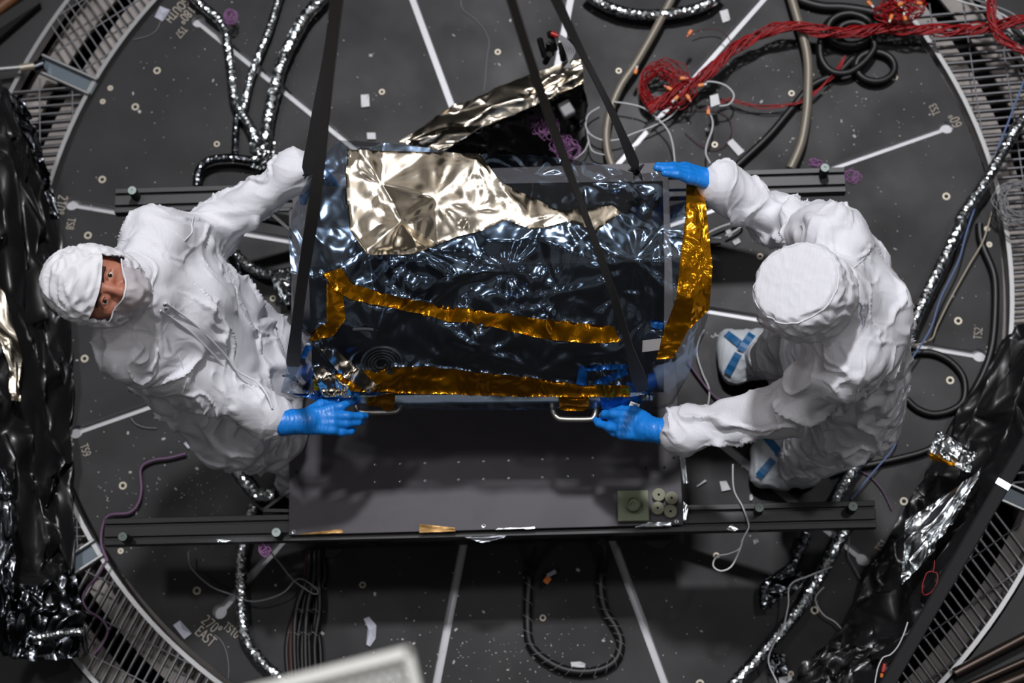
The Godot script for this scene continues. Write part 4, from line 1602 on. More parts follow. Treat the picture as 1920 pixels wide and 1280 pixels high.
	hand(t, at(592, 326, 1.08), at(612, 360, 0.94), Vector3(-0.3, 0.2, -1), [
		[[0.078, -0.028, 0.0, 0.012], [0.115, -0.032, -0.006, 0.0104], [0.150, -0.034, -0.016, 0.0085]],
		[[0.082, -0.010, 0.002, 0.0125], [0.125, -0.010, -0.006, 0.0108], [0.165, -0.010, -0.018, 0.0085]],
		[[0.080, 0.009, 0.0, 0.012], [0.120, 0.011, -0.008, 0.0104], [0.155, 0.012, -0.02, 0.0082]],
		[[0.074, 0.027, -0.003, 0.011], [0.106, 0.032, -0.012, 0.0094], [0.132, 0.034, -0.02, 0.0078]],
		[[0.020, -0.024, -0.01, 0.016], [0.055, -0.05, -0.02, 0.0125], [0.092, -0.062, -0.028, 0.0095]]], "blue glove behind the far left corner of the wrap")
	shoe_cover(t, Vector3(al.x - 0.06, 0, al.z), Vector3(al.x + 0.23, 0, al.z + 0.02), 0.11, "white shoe cover under the plate", false)
	shoe_cover(t, Vector3(ar.x - 0.06, 0, ar.z), Vector3(ar.x + 0.23, 0, ar.z + 0.03), 0.11, "white shoe cover under the plate", false)

func build_right_person() -> void:
	var t := thing("person", "person in white cleanroom suit at the right, looking down at the instrument", "person", "two people in cleanroom suits")
	var neck := at(1560, 560, 1.30)
	var sl := at(1562, 448, 1.25)
	var sr := at(1588, 680, 1.22)
	var el := at(1456, 412, 1.02)
	var wl := at(1352, 348, 1.15)
	var er := at(1462, 772, 1.00)
	var wr := at(1282, 808, 0.885)
	var hip := at(1610, 720, 0.86)
	var hl := at(1572, 662, 0.80)
	var hr := at(1600, 775, 0.80)
	var kl := at(1476, 660, 0.44)
	var kr := at(1530, 835, 0.44)
	var al := at(1432, 676, 0.10)
	var ar := at(1496, 868, 0.10)
	var way := (hip - neck).normalized()
	var cross := way.cross(Vector3(-1, 0, 0)).normalized()
	var b := []
	b.append_array(arm(sl, el, wl, 0.080, 0.060, 0.052))
	b.append_array(arm(sr, er, wr, 0.085, 0.064, 0.056))
	b.append(bone(sl, sr, 0.085, 0.085, 0.010, way))
	b.append(bone(neck, at(1600, 620, 1.12), 0.095, 0.13, 0.010, way))
	b.append(bone(at(1596, 500, 1.16), hl, 0.105, 0.12, 0.0115, way))
	b.append(bone(at(1612, 660, 1.13), hr, 0.105, 0.12, 0.0115, way))
	b.append(bone(at(1620, 590, 1.14), hip, 0.12, 0.135, 0.0115, way))
	b.append(bone(hl, kl, 0.112, 0.086, 0.009, cross))
	b.append(bone(hr, kr, 0.112, 0.09, 0.009, cross))
	b.append(bone(kl, al, 0.082, 0.064, 0.008, cross))
	b.append(bone(kr, ar, 0.085, 0.066, 0.008, cross))
	b.append(bone(neck, at(1525, 556, 1.40), 0.085, 0.085, 0.006, way))
	var g := folded(finer(flesh(b, 0.0105, 0.045)), b, 23)
	part(t, "body", skin(g), M.suit, "white hooded coverall")
	part(t, "back_seam", seam(g, [[1634, 468], [1618, 486], [1600, 504]], 0.003, 0.0015), M.hood)
	part(t, "back_seam", seam(g, [[1618, 660], [1616, 690], [1610, 730], [1604, 756]], 0.003, 0.0015), M.hood)
	part(t, "pen_mark", seam(g, [[1610, 566], [1617, 574], [1613, 586], [1618, 598], [1616, 608]], 0.0016, 0.0008), M.blue_wire, "faint blue handwriting on the back")
	# head bent down towards the instrument
	var hc := at(1512, 556, 1.43)
	var hb := head_basis(Vector3(-0.22, 1.0, -0.12), Vector3(-1.0, -0.42, 0.22))
	soft.seed = 61
	crease.seed = 63
	var hood_size := func(d: Vector3) -> Vector3:
		var r := Vector3(0.112 * d.x, 0.135 * d.y + 0.005, (0.112 if d.z > 0 else 0.125) * d.z)
		r.y = minf(r.y, 0.098 + 0.012 * (1.0 - d.x * d.x - d.z * d.z))
		if d.y > 0.2:
			var flat := Vector2(r.x, r.z)
			var want := clampf(flat.length() * (1.0 + 0.25 * d.y), 0.0, 0.116)
			if flat.length() > 1e-5:
				flat = flat.normalized() * want
			r.x = flat.x
			r.z = flat.y
		var c1 := 1.0 - absf(crease.get_noise_3d(d.x * 3.4, d.y * 1.6, d.z * 3.4)) * 2.4
		return r + d * c1 * (0.0042 if d.y < 0.72 else 0.0008)
	var hood_keep := func(d: Vector3) -> bool:
		return d.y > -0.9 and not (d.z > 0.45 and d.y < 0.02 and absf(d.x) < 0.62)
	var hood := part(t, "hood", shell(hc, hb, hood_size, hood_keep, 120, 90), M.suit, "white hood with a flat round crown")
	var sm := Shape.new()
	var sp := []
	for k in 49:
		var ph := TAU * k / 48.0
		var dd := Vector3(cos(ph) * 0.76, 0.65, sin(ph) * 0.76).normalized()
		sp.append(hc + hb * ((hood_size.call(dd) as Vector3) * 1.004))
	sm.tube(sp, 0.0016, 6)
	part(hood, "crown_seam", sm.done(), M.hood, "seam round the crown")
	var loc := func(x: float, y: float, z: float) -> Vector3:
		return hc + hb * Vector3(x, y, z)
	var fb := []
	fb.append(bone(loc.call(0, -0.005, -0.02), loc.call(0, -0.01, 0.01), 0.078, 0.078))
	fb.append(bone(loc.call(0, 0.0, 0.02), loc.call(0, -0.075, 0.045), 0.072, 0.045))
	fb.append(bone(loc.call(0, 0.01, 0.09), loc.call(0, -0.03, 0.112), 0.010, 0.014))
	fb.append(bone(loc.call(-0.03, 0.022, 0.078), loc.call(0.03, 0.022, 0.078), 0.016, 0.016))
	part(t, "face", skin(flesh(fb, 0.005, 0.012)), M.skin, "narrow strip of face under the hood")
	var mask_size := func(d: Vector3) -> Vector3:
		var r := Vector3(0.095 * d.x, 0.12 * d.y, 0.118 * d.z)
		var c1 := 1.0 - absf(crease.get_noise_3d(d.x * 4.0 + 5, d.y * 3.0, d.z * 2.0)) * 2.4
		var bump := maxf(0.0, 1.0 - (d.x * d.x * 3.0 + (d.y + 0.4) * (d.y + 0.4) * 3.0))
		return r + Vector3(0, 0, 0.026) * bump + d * c1 * 0.005
	var mask_keep := func(d: Vector3) -> bool:
		return d.z > 0.1 and d.y < -0.16 and d.y > -0.93 and absf(d.x) < 0.86
	part(t, "face_mask", shell(hc, hb, mask_size, mask_keep, 100, 80, 0.001), M.mask, "thin white face mask")
	hand(t, at(1222, 805, 0.868), at(1134, 790, 0.838), Vector3(-0.15, 1, 0.15), [
		[[0.078, 0.026, 0.004, 0.0130], [0.112, 0.024, 0.0, 0.0112], [0.140, 0.020, -0.012, 0.0098], [0.150, 0.016, -0.026, 0.0085]],
		[[0.080, 0.006, 0.0, 0.0125], [0.116, 0.012, -0.016, 0.0108], [0.138, 0.018, -0.036, 0.0092]],
		[[0.078, -0.012, -0.004, 0.0125], [0.120, -0.012, -0.014, 0.0110], [0.156, -0.006, -0.026, 0.0094], [0.170, 0.002, -0.038, 0.0080]],
		[[0.072, -0.026, -0.008, 0.0118], [0.108, -0.024, -0.024, 0.0100], [0.136, -0.014, -0.038, 0.0086]],
		[[0.022, 0.026, -0.006, 0.0165], [0.062, 0.042, -0.016, 0.0130], [0.100, 0.040, -0.030, 0.0108], [0.128, 0.030, -0.036, 0.0090]]], "blue glove on the right steel handle")
	hand(t, at(1338, 340, 1.165), at(1272, 318, 1.215), Vector3(0.25, 0.8, -0.6), [
		[[0.078, -0.028, 0.0, 0.0125], [0.118, -0.030, 0.002, 0.0105], [0.152, -0.030, -0.006, 0.0085]],
		[[0.082, -0.010, 0.002, 0.0125], [0.128, -0.010, 0.0, 0.0108], [0.168, -0.008, -0.010, 0.0085]],
		[[0.080, 0.009, 0.0, 0.012], [0.122, 0.010, -0.004, 0.0104], [0.158, 0.012, -0.014, 0.0082]],
		[[0.074, 0.027, -0.003, 0.011], [0.108, 0.030, -0.010, 0.0094], [0.134, 0.030, -0.018, 0.0078]],
		[[0.020, 0.024, -0.01, 0.016], [0.055, 0.045, -0.02, 0.0125], [0.092, 0.055, -0.03, 0.0095]]], "blue glove over the far right corner of the wrap")
	shoe_cover(t, at(1462, 668, 0.0), at(1336, 682, 0.0), 0.125, "white shoe cover crossed with blue tape", true)
	shoe_cover(t, at(1540, 880, 0.0), at(1396, 868, 0.0), 0.125, "white shoe cover with blue tape, under the sleeve", true)


# ---------------------------------------------------------------- films and wrapped things round the platform
func build_drapes() -> void:
	var t := thing("film_drape", "black crinkled film drape along the left edge", "film drape", "film drapes at the platform's edge")
	part(t, "black_film", crumple(rows_of([
		[[-70, 120, 0.5], [-8, 150, 0.36], [22, 172, 0.2]], [[-70, 240, 0.5], [10, 240, 0.33], [46, 245, 0.10]], [[-70, 330, 0.5], [30, 320, 0.3], [74, 325, 0.06]],
		[[-70, 480, 0.5], [40, 470, 0.25], [112, 450, 0.03]], [[-70, 640, 0.5], [60, 620, 0.25], [124, 600, 0.03]], [[-70, 780, 0.5], [60, 760, 0.25], [130, 770, 0.03]],
		[[-70, 920, 0.5], [70, 920, 0.22], [138, 900, 0.03]], [[-70, 1060, 0.5], [70, 1050, 0.2], [134, 1040, 0.05]], [[-70, 1160, 0.4], [70, 1140, 0.2], [150, 1120, 0.05]], [[-70, 1250, 0.3], [50, 1205, 0.15], [165, 1225, 0.03]]]), 190, 0.035, 5, 1.0, 2.4, 0.4, 2), M.black_film, "black film in long folds")
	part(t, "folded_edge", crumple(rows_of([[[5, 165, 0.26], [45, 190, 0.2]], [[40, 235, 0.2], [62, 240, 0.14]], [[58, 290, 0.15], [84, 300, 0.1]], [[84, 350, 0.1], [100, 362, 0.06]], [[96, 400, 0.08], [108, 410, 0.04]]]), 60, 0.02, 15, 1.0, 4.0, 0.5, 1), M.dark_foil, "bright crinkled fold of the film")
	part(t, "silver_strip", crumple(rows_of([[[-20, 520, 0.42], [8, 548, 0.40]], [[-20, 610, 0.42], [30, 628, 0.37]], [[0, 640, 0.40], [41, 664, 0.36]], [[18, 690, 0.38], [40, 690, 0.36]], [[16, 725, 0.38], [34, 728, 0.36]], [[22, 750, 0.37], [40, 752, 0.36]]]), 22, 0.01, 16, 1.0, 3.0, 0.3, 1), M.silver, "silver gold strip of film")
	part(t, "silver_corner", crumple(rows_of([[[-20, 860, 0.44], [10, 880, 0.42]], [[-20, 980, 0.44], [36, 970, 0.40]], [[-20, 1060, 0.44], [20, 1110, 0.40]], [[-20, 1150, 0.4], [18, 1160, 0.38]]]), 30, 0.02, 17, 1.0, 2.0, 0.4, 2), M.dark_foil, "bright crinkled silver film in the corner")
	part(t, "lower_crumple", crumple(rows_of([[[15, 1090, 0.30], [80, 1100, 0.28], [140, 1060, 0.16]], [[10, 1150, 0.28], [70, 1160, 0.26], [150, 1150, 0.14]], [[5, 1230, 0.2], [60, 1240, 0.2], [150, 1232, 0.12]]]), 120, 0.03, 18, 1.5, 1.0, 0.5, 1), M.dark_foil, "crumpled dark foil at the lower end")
	part(t, "film_roll", foil_tube(ats([[62, 1196, 0.32], [90, 1192, 0.32], [120, 1186, 0.32], [157, 1183, 0.32]], 0.3), 0.012, 19), M.foil, "rolled foil end")
	var r := thing("film_drape", "black and silver crinkled film drape at the lower right", "film drape", "film drapes at the platform's edge")
	part(r, "black_film", crumple(rows_of([
		[[1884, 640, 0.05], [1925, 600, 0.2], [1975, 620, 0.42]], [[1812, 752, 0.06], [1870, 740, 0.2], [1960, 770, 0.42]], [[1744, 880, 0.06], [1800, 880, 0.2], [1905, 870, 0.42]], [[1690, 955, 0.06], [1760, 980, 0.2], [1850, 960, 0.42]],
		[[1640, 1050, 0.06], [1715, 1070, 0.2], [1797, 1055, 0.42]], [[1605, 1150, 0.06], [1680, 1160, 0.2], [1748, 1140, 0.42]], [[1530, 1235, 0.06], [1620, 1240, 0.2], [1692, 1235, 0.42]], [[1440, 1310, 0.05], [1560, 1310, 0.2], [1655, 1305, 0.42]]]), 170, 0.03, 6, 1.0, 2.6, 0.4, 2), M.black_film, "black film in long folds")
	part(r, "silver_panel", crumple(rows_of([[[1698, 975, 0.36], [1770, 930, 0.38], [1842, 876, 0.40]], [[1695, 1020, 0.36], [1742, 1000, 0.39], [1802, 955, 0.41]], [[1690, 1096, 0.36], [1735, 1052, 0.38], [1766, 1006, 0.41]]]), 34, 0.016, 26, 1.0, 1.0, 0.35, 2), M.foil, "bright silver triangular panel")
	part(r, "silver_flap", crumple(rows_of([[[1757, 806, 0.33], [1800, 830, 0.34], [1832, 850, 0.35]], [[1738, 850, 0.33], [1780, 868, 0.34], [1818, 888, 0.35]]]), 60, 0.013, 27, 1.6, 1.0, 0.4, 1), M.foil, "crinkled silver foil flap")
	part(r, "gold_edge", crumple(rows_of([[[1744, 846, 0.345], [1760, 856, 0.345], [1792, 868, 0.35]], [[1742, 860, 0.33], [1762, 866, 0.33], [1790, 876, 0.34]]]), 14, 0.005, 28, 2.0, 1.0, 0.3, 0), M.amber, "torn gold edge")
	part(r, "lower_crumple", crumple(rows_of([[[1560, 1200, 0.16], [1630, 1215, 0.22], [1690, 1200, 0.3]], [[1500, 1250, 0.14], [1580, 1260, 0.2], [1650, 1255, 0.3]], [[1480, 1310, 0.1], [1560, 1310, 0.18], [1640, 1310, 0.28]]]), 150, 0.02, 29, 2.0, 1.0, 0.5, 1), M.black_film, "finely crumpled black film")
	var bm := thing("shroud_beam", "long straight black beam slanting across the lower right corner", "beam")
	var s := Shape.new()
	var a := at(1960, 770, 0.48)
	var b := at(1650, 1306, 0.48)
	var d := (b - a).normalized()
	s.box((a + b) * 0.5, Vector3((b - a).length(), 0.05, 0.038), Basis(d, Vector3.UP, d.cross(Vector3.UP)), 0.003)
	part(bm, "beam", s.done(), M.pit)
	var tp := Shape.new()
	tp.box(at(1880, 908, 0.50) + Vector3(0, 0.007, 0), Vector3(0.018, 0.002, 0.040), Basis(d, Vector3.UP, d.cross(Vector3.UP)))
	part(bm, "tape_band", tp.done(), M.foil, "band of silver tape")
	# the white perforated step close below the camera
	var p := thing("perforated_step", "white perforated metal step close to the camera at the bottom edge", "step")
	var o := at(630, 1262, 3.9)
	var ex := (at(775, 1210, 3.9) - at(480, 1285, 3.9)).normalized()
	var ez := Vector3(-ex.z, 0, ex.x)
	var corner := at(772, 1212, 3.9)
	var bs := Basis(ex, Vector3.UP, ez)
	var lx := 0.42
	var lz := 0.20
	var fr := Shape.new()
	fr.box(corner - ex * lx * 0.5 + ez * 0.007, Vector3(lx, 0.03, 0.014), bs, 0.003)
	fr.box(corner - ex * 0.005 + ez * lz * 0.5, Vector3(0.010, 0.03, lz), bs, 0.003)
	part(p, "edge_frame", fr.done(), M.white_paint)
	var holes := Shape.new()
	var pitch := 0.0115
	for r2 in 14:
		for c2 in 34:
			var c := corner + Vector3(0, 0.004, 0) - ex * (0.014 + pitch * (c2 + 0.5 * (r2 % 2))) + ez * (0.017 + pitch * 0.87 * r2)
			var n := 6
			for k in n:                                   # a plate of hexagons, each with its hole
				var t0 := TAU * (k + 0.5) / n
				var t1 := TAU * (k + 1.5) / n
				var d0 := ex * sin(t0) + ez * cos(t0)
				var d1 := ex * sin(t1) + ez * cos(t1)
				holes.quad(c + d0 * 0.0067, c + d1 * 0.0067, c + d1 * 0.0042, c + d0 * 0.0042)
				holes.quad(c + d0 * 0.0042, c + d1 * 0.0042, c + d1 * 0.0040 + Vector3(0, -0.003, 0), c + d0 * 0.0040 + Vector3(0, -0.003, 0))
	part(p, "perforated_sheet", holes.done(), M.white_paint)

func build_wrapped_unit() -> void:
	var t := thing("wrapped_sensor_arm", "slanting arm wrapped in silver and black film behind the instrument", "wrapped arm")
	part(t, "silver_wrap", crumple(rows_of([[[748, 266, 0.29], [850, 198, 0.33], [970, 150, 0.34], [1087, 106, 0.34]], [[772, 272, 0.30], [862, 217, 0.36], [985, 170, 0.37], [1093, 130, 0.37]], [[832, 282, 0.29], [902, 238, 0.34], [1002, 198, 0.35], [1094, 156, 0.35]]]), 46, 0.016, 55, 3.0, 1.0, 0.3, 2), M.silver, "silver film")
	part(t, "black_wrap", crumple(rows_of([[[832, 282, 0.26], [902, 237, 0.32], [1000, 196, 0.33], [1092, 152, 0.33]], [[880, 300, 0.15], [960, 275, 0.18], [1030, 240, 0.18], [1104, 200, 0.2]], [[930, 314, 0.05], [1000, 304, 0.05], [1060, 276, 0.05], [1097, 235, 0.05]]]), 60, 0.015, 56, 3.0, 1.0, 0.4, 1), M.black_film, "black film below")
	var c := Shape.new()
	var rg := RandomNumberGenerator.new()
	rg.seed = 58
	for k in 9:
		var p := at(rg.randf_range(1016, 1066), rg.randf_range(92, 132), 0.3)
		c.cyl(p, p + Vector3(rg.randf_range(-0.02, 0.02), 0.05, rg.randf_range(-0.04, 0.0)), 0.010, 8)
	part(t, "connector_cluster", c.done(), M.black_wire, "black plugs at the arm's end")
	var rc := Shape.new()
	rc.cyl(at(1034, 62, 0.36), at(1046, 68, 0.36), 0.008, 10)
	part(t, "red_cap", rc.done(), M.red_plug, "small red cap")
	var cb := Shape.new()
	for k in 5:
		cb.tube(spline(ats([[1070 - k * 3, 128, 0.36], [1062 + k * 4, 98, 0.37], [1052 + k * 3, 76, 0.36], [1042 + k * 2, 66, 0.34]], 0.3), 0.02), 0.003, 5)
	part(t, "silver_leads", cb.done(), M.grey_wire, "grey leads bent over the end")
	var gb := Shape.new()
	gb.box(at(1062, 205, 0.28), Vector3(0.04, 0.03, 0.05), Basis(Vector3.UP, 0.5), 0.004)
	part(t, "grey_clamp", gb.done(), M.grey_wire, "grey clamp")
	for i in 2:
		var n := thing("purple_wire_tangle", ["tangle of purple wire hanging from the wrapped arm", "tuft of purple wire behind the instrument's far edge"][i], "wire", "purple wire tangles")
		for k in 6:
			part(n, "wire_loop", loops(at([1010, 1050][i] + (k % 3) * 10, [228, 272][i] + k * 3, 0.2 - 0.03 * i), 0.024, 0.03, 2.0, 300 + k + i * 20, 0.0012, 0.5, 0.03), M.pink_wire)


# ---------------------------------------------------------------- foil-wrapped conduits and hoses
func build_conduits() -> void:
	var g := "foil-wrapped conduits"
	var list := [
		["foil conduit bending down past the SOUTH mark at the top left", [[352, -20], [376, 8], [416, 44], [427, 84], [433, 134], [440, 188], [460, 222], [477, 255], [494, 300]], 0.04, 0.016, 0],
		["thin foil conduit between two others at the top left", [[530, -20], [522, 0], [504, 57], [484, 107], [470, 144], [460, 188], [456, 206]], 0.035, 0.013, 0],
		["thickest foil conduit left of the straps at the top", [[615, -20], [601, 0], [571, 34], [544, 84], [527, 121], [517, 161], [507, 202], [500, 242], [494, 300]], 0.05, 0.021, 0],
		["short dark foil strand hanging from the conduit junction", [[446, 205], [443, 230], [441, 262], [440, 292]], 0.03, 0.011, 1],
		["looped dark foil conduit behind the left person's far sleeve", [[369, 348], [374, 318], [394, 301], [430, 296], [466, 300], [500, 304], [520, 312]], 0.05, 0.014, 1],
		["curved foil conduit under the left person's far arm", [[423, 444], [443, 474], [467, 500], [497, 514], [530, 512], [560, 508]], 0.06, 0.016, 0],
		["short foil stub beside the left person's chest", [[449, 482], [450, 510], [452, 550]], 0.03, 0.016, 1],
		["foil conduit running out from under the left person's legs", [[436, 860], [444, 880], [460, 903], [482, 925], [516, 928]], 0.06, 0.022, 0],
		["foil conduit running to the bottom edge left of the straps' stand", [[476, 950], [462, 1000], [452, 1045], [452, 1085], [453, 1135], [458, 1186], [470, 1213], [494, 1243], [524, 1270], [546, 1290]], 0.03, 0.018, 0],
		["long foil conduit crossing the right rim behind the right person", [[1940, 215], [1915, 228], [1880, 285], [1851, 336], [1804, 405], [1797, 430], [1750, 524], [1727, 574], [1700, 640]], 0.08, 0.018, 0],
		["foil conduit passing under the right person to the near rail", [[1660, 780], [1646, 806], [1619, 853], [1596, 887], [1569, 934], [1560, 960]], 0.05, 0.017, 0],
		["long foil conduit from the near rail to the bottom right", [[1592, 985], [1582, 998], [1555, 1048], [1529, 1092], [1498, 1142], [1468, 1179], [1431, 1223], [1374, 1284], [1350, 1310]], 0.05, 0.020, 0],
		["loose dark foil sleeve left of the long lower right conduit", [[1512, 1000], [1505, 1020], [1495, 1041], [1484, 1062], [1458, 1082], [1434, 1105], [1436, 1142]], 0.05, 0.017, 1],
		["foil-wrapped hose arching along the top edge", [[1098, -14], [1122, 4], [1160, 20], [1200, 27], [1240, 27], [1290, 20], [1330, 6], [1350, -14]], 0.05, 0.018, 0]]
	for i in list.size():
		var q = list[i]
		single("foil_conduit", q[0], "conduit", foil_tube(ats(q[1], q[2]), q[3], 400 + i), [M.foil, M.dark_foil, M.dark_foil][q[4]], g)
	single("foil_knot", "bright crumpled foil knot where three conduits meet", "foil", crumple(rows_of([[[468, 262, 0.08], [490, 258, 0.10], [514, 262, 0.06]], [[470, 290, 0.08], [492, 290, 0.13], [516, 288, 0.07]], [[474, 316, 0.06], [494, 318, 0.09], [512, 314, 0.05]]]), 60, 0.02, 60, 1, 1, 0.5, 1), M.foil)
	single("foil_knot", "torn foil bunch left of the straps' near corner", "foil", crumple(rows_of([[[506, 512, 0.08], [545, 508, 0.10]], [[515, 540, 0.08], [546, 540, 0.08]], [[530, 570, 0.04], [548, 572, 0.05]]]), 40, 0.02, 61, 1, 1, 0.5, 1), M.foil)
	single("foil_knot", "bundle of crumpled dark film beside the lower right conduit", "foil", crumple(rows_of([[[1450, 1075, 0.06], [1490, 1062, 0.10], [1512, 1078, 0.05]], [[1424, 1100, 0.05], [1460, 1096, 0.10], [1500, 1096, 0.05]], [[1422, 1126, 0.03], [1440, 1130, 0.06], [1452, 1124, 0.03]]]), 60, 0.018, 62, 1, 1, 0.5, 1), M.dark_foil)
	single("foil_knot", "crumpled clear film on the floor at the bottom", "foil", crumple(rows_of([[[1448, 1222, 0.03], [1470, 1230, 0.04]], [[1440, 1260, 0.03], [1480, 1262, 0.05]]]), 30, 0.012, 63, 1, 1, 0.5, 1), M.dark_foil)
	var hs := [["braided metal hose running down to the instrument's far edge", [[1272, -25], [1258, 0], [1228, 57], [1191, 121], [1164, 161], [1144, 208], [1137, 249], [1140, 286], [1150, 318]], 0.014], ["braided metal hose crossing under the red wire bundle", [[1478, -25], [1485, 0], [1495, 34], [1508, 77], [1515, 118], [1515, 168], [1512, 215], [1502, 269], [1482, 316]], 0.0155]]
	for q in hs:
		single("braided_hose", q[0], "hose", wire(ats(q[1], 0.05), q[2], 14, 0.015), M.hose, "braided metal hoses")


# ---------------------------------------------------------------- cables
func build_cables() -> void:
	var g := "black cables"
	var list := [
		["thick black cable along the top right edge", [[1470, -20], [1500, 0], [1540, 12], [1583, 14], [1632, 22], [1680, 40]], 0.02, 0.016],
		["black cable running from the coil to the far rail", [[1598, 110], [1569, 138], [1522, 161], [1481, 208], [1441, 255], [1391, 302], [1360, 330]], 0.02, 0.0125],
		["black cable bight slung below the upper coil at the top right", [[1548, 52], [1538, 80], [1541, 112], [1560, 134], [1590, 136], [1616, 120], [1634, 100], [1640, 84], [1628, 62]], 0.045, 0.0115],
		["black cable along the right rim of the platform", [[1836, 420], [1838, 445], [1846, 470], [1864, 517], [1866, 581], [1860, 648], [1844, 699], [1817, 749], [1784, 806], [1765, 850]], 0.015, 0.013],
		["wide loop of black cable behind the right person", [[1690, 672], [1713, 662], [1750, 662], [1784, 679], [1807, 709], [1807, 749], [1784, 769], [1750, 776], [1720, 766], [1700, 748]], 0.015, 0.0115],
		["black cable running under the right person's seat", [[1560, 890], [1602, 877], [1650, 867], [1727, 848], [1760, 830], [1790, 805], [1800, 780]], 0.02, 0.0105],
		["black cable loop on the floor at the bottom", [[992, 1050], [991, 1097], [989, 1158], [995, 1208], [1026, 1239], [1068, 1257], [1118, 1257], [1153, 1239], [1164, 1205], [1153, 1174], [1134, 1143], [1126, 1097], [1130, 1050]], 0.02, 0.0135]]
	for q in list:
		var o := single("black_cable", q[0], "cable", wire(ats(q[1], q[2]), q[3], 10, 0.015), M.black_wire, g)
		if q[0].contains("bottom"):
			var pts := spline(ats(q[1], q[2]), 0.05)
			for i in range(1, pts.size() - 1, 1):
				var d: Vector3 = (pts[i + 1] - pts[i - 1]).normalized()
				var s := d.cross(Vector3.UP)
				var arc := []
				for k in 7:
					var a := PI * k / 6.0
					arc.append(pts[i] + s * cos(a) * 0.0145 + Vector3(0, sin(a) * 0.0145, 0) + d * (k - 3) * 0.004)
				var sh := Shape.new()
				sh.tube(arc, 0.0009, 4)
				part(o, "lacing_thread", sh.done(), M.grey_wire)
	# the coil at the top right: two rings of the same cable
	for q in [["upper coil of black cable under the red wire bundle", 1592, 60, 0.082, 0.062, 2.4, 71], ["lower coil of black cable at the top right", 1640, 127, 0.066, 0.055, 1.3, 72], ["inner coil of black cable inside the upper coil", 1600, 66, 0.055, 0.045, 1.2, 73]]:
		var p := []
		var c := at(q[1], q[2], 0.02)
		var n := int(q[5] * 16)
		for i in n + 1:
			var a := 2.6 + TAU * i / 16.0
			p.append(c + Vector3(cos(a) * q[3] * (1.0 - 0.06 * i / 16.0), 0.012 * i / 16.0, sin(a) * q[4] * (1.0 - 0.06 * i / 16.0)))
		single("black_cable", q[0], "cable", wire(p, 0.012, 10, 0.012), M.black_wire, g)
	# the bundle that comes out from under the stand at the lower left
	var b := thing("cable_bundle", "bundle of black and brown cables under the stand's left end", "cable bundle")
	var rg := RandomNumberGenerator.new()
	rg.seed = 75
	for k in 10:
		var x := 540.0 + k * 6.5
		var p := ats([[575 + k * 3.0, 1030], [572 + k * 3.6 + rg.randf_range(-9, 9), 1080], [556 + k * 4.6 + rg.randf_range(-9, 9), 1140], [x + rg.randf_range(-3, 3), 1210], [x + 4, 1300]], 0.02 + 0.012 * (k % 3))
		var o := part(b, "cable", wire(p, 0.0085, 8, 0.02), M.brown_wire if k == 1 else M.black_wire)
		for j in 3:
			var c: Vector3 = p[1].lerp(p[3], (j + 0.5) / 3.0)
			var sh := Shape.new()
			sh.tube([c + Vector3(-0.009, 0.006, -0.006), c + Vector3(0, 0.012, 0), c + Vector3(0.009, 0.006, 0.006)], 0.0008, 4)
			part(o, "lacing_thread", sh.done(), M.grey_wire)
	for i in 2:
		var t := thing("laced_cable", ["laced cable dropping from the stand to the floor loop", "laced cable from the stand to the loop's right end"][i], "cable", "laced cables under the stand")
		part(t, "cable", wire(ats([[[1010, 1020, 0.3], [1000, 1050, 0.1], [992, 1075, 0.03]], [[1128, 1015, 0.3], [1130, 1040, 0.1], [1128, 1070, 0.03]]][i], 0.1), 0.0115, 8), M.black_wire)
	var flag := thing("cable_flag", "orange and white flag label on the lower black cable", "label")
	var s := Shape.new()
	s.box(at(1026, 1087, 0.05), Vector3(0.022, 0.004, 0.018), Basis(Vector3.UP, 0.9), 0.001)
	part(flag, "orange_band", s.done(), M.orange)
	var s2 := Shape.new()
	s2.box(at(1034, 1075, 0.052), Vector3(0.03, 0.002, 0.012), Basis(Vector3.UP, 0.5))
	part(flag, "white_paper", s2.done(), M.grey_tape)


# ---------------------------------------------------------------- wires
func twisted(parent: Node3D, path: Array, n: int, r: float, wr: float, m: Material, seed_: int) -> void:
	var p := spline(path, 0.014)
	for k in n:
		var rg := RandomNumberGenerator.new()
		rg.seed = seed_ + k
		var q := []
		var ph := rg.randf() * TAU
		var rr := r * sqrt(rg.randf_range(0.15, 1.0))
		for i in p.size():
			var d: Vector3 = (p[mini(i + 1, p.size() - 1)] - p[maxi(i - 1, 0)]).normalized()
			var s := d.cross(Vector3.UP).normalized()
			ph += 0.32 + rg.randf_range(-0.25, 0.25)
			q.append(p[i] + s * cos(ph) * rr * 1.25 + Vector3(0, sin(ph) * rr, 0))
		var sh := Shape.new()
		sh.tube(q, wr, 5)
		part(parent, "strand", sh.done(), m)

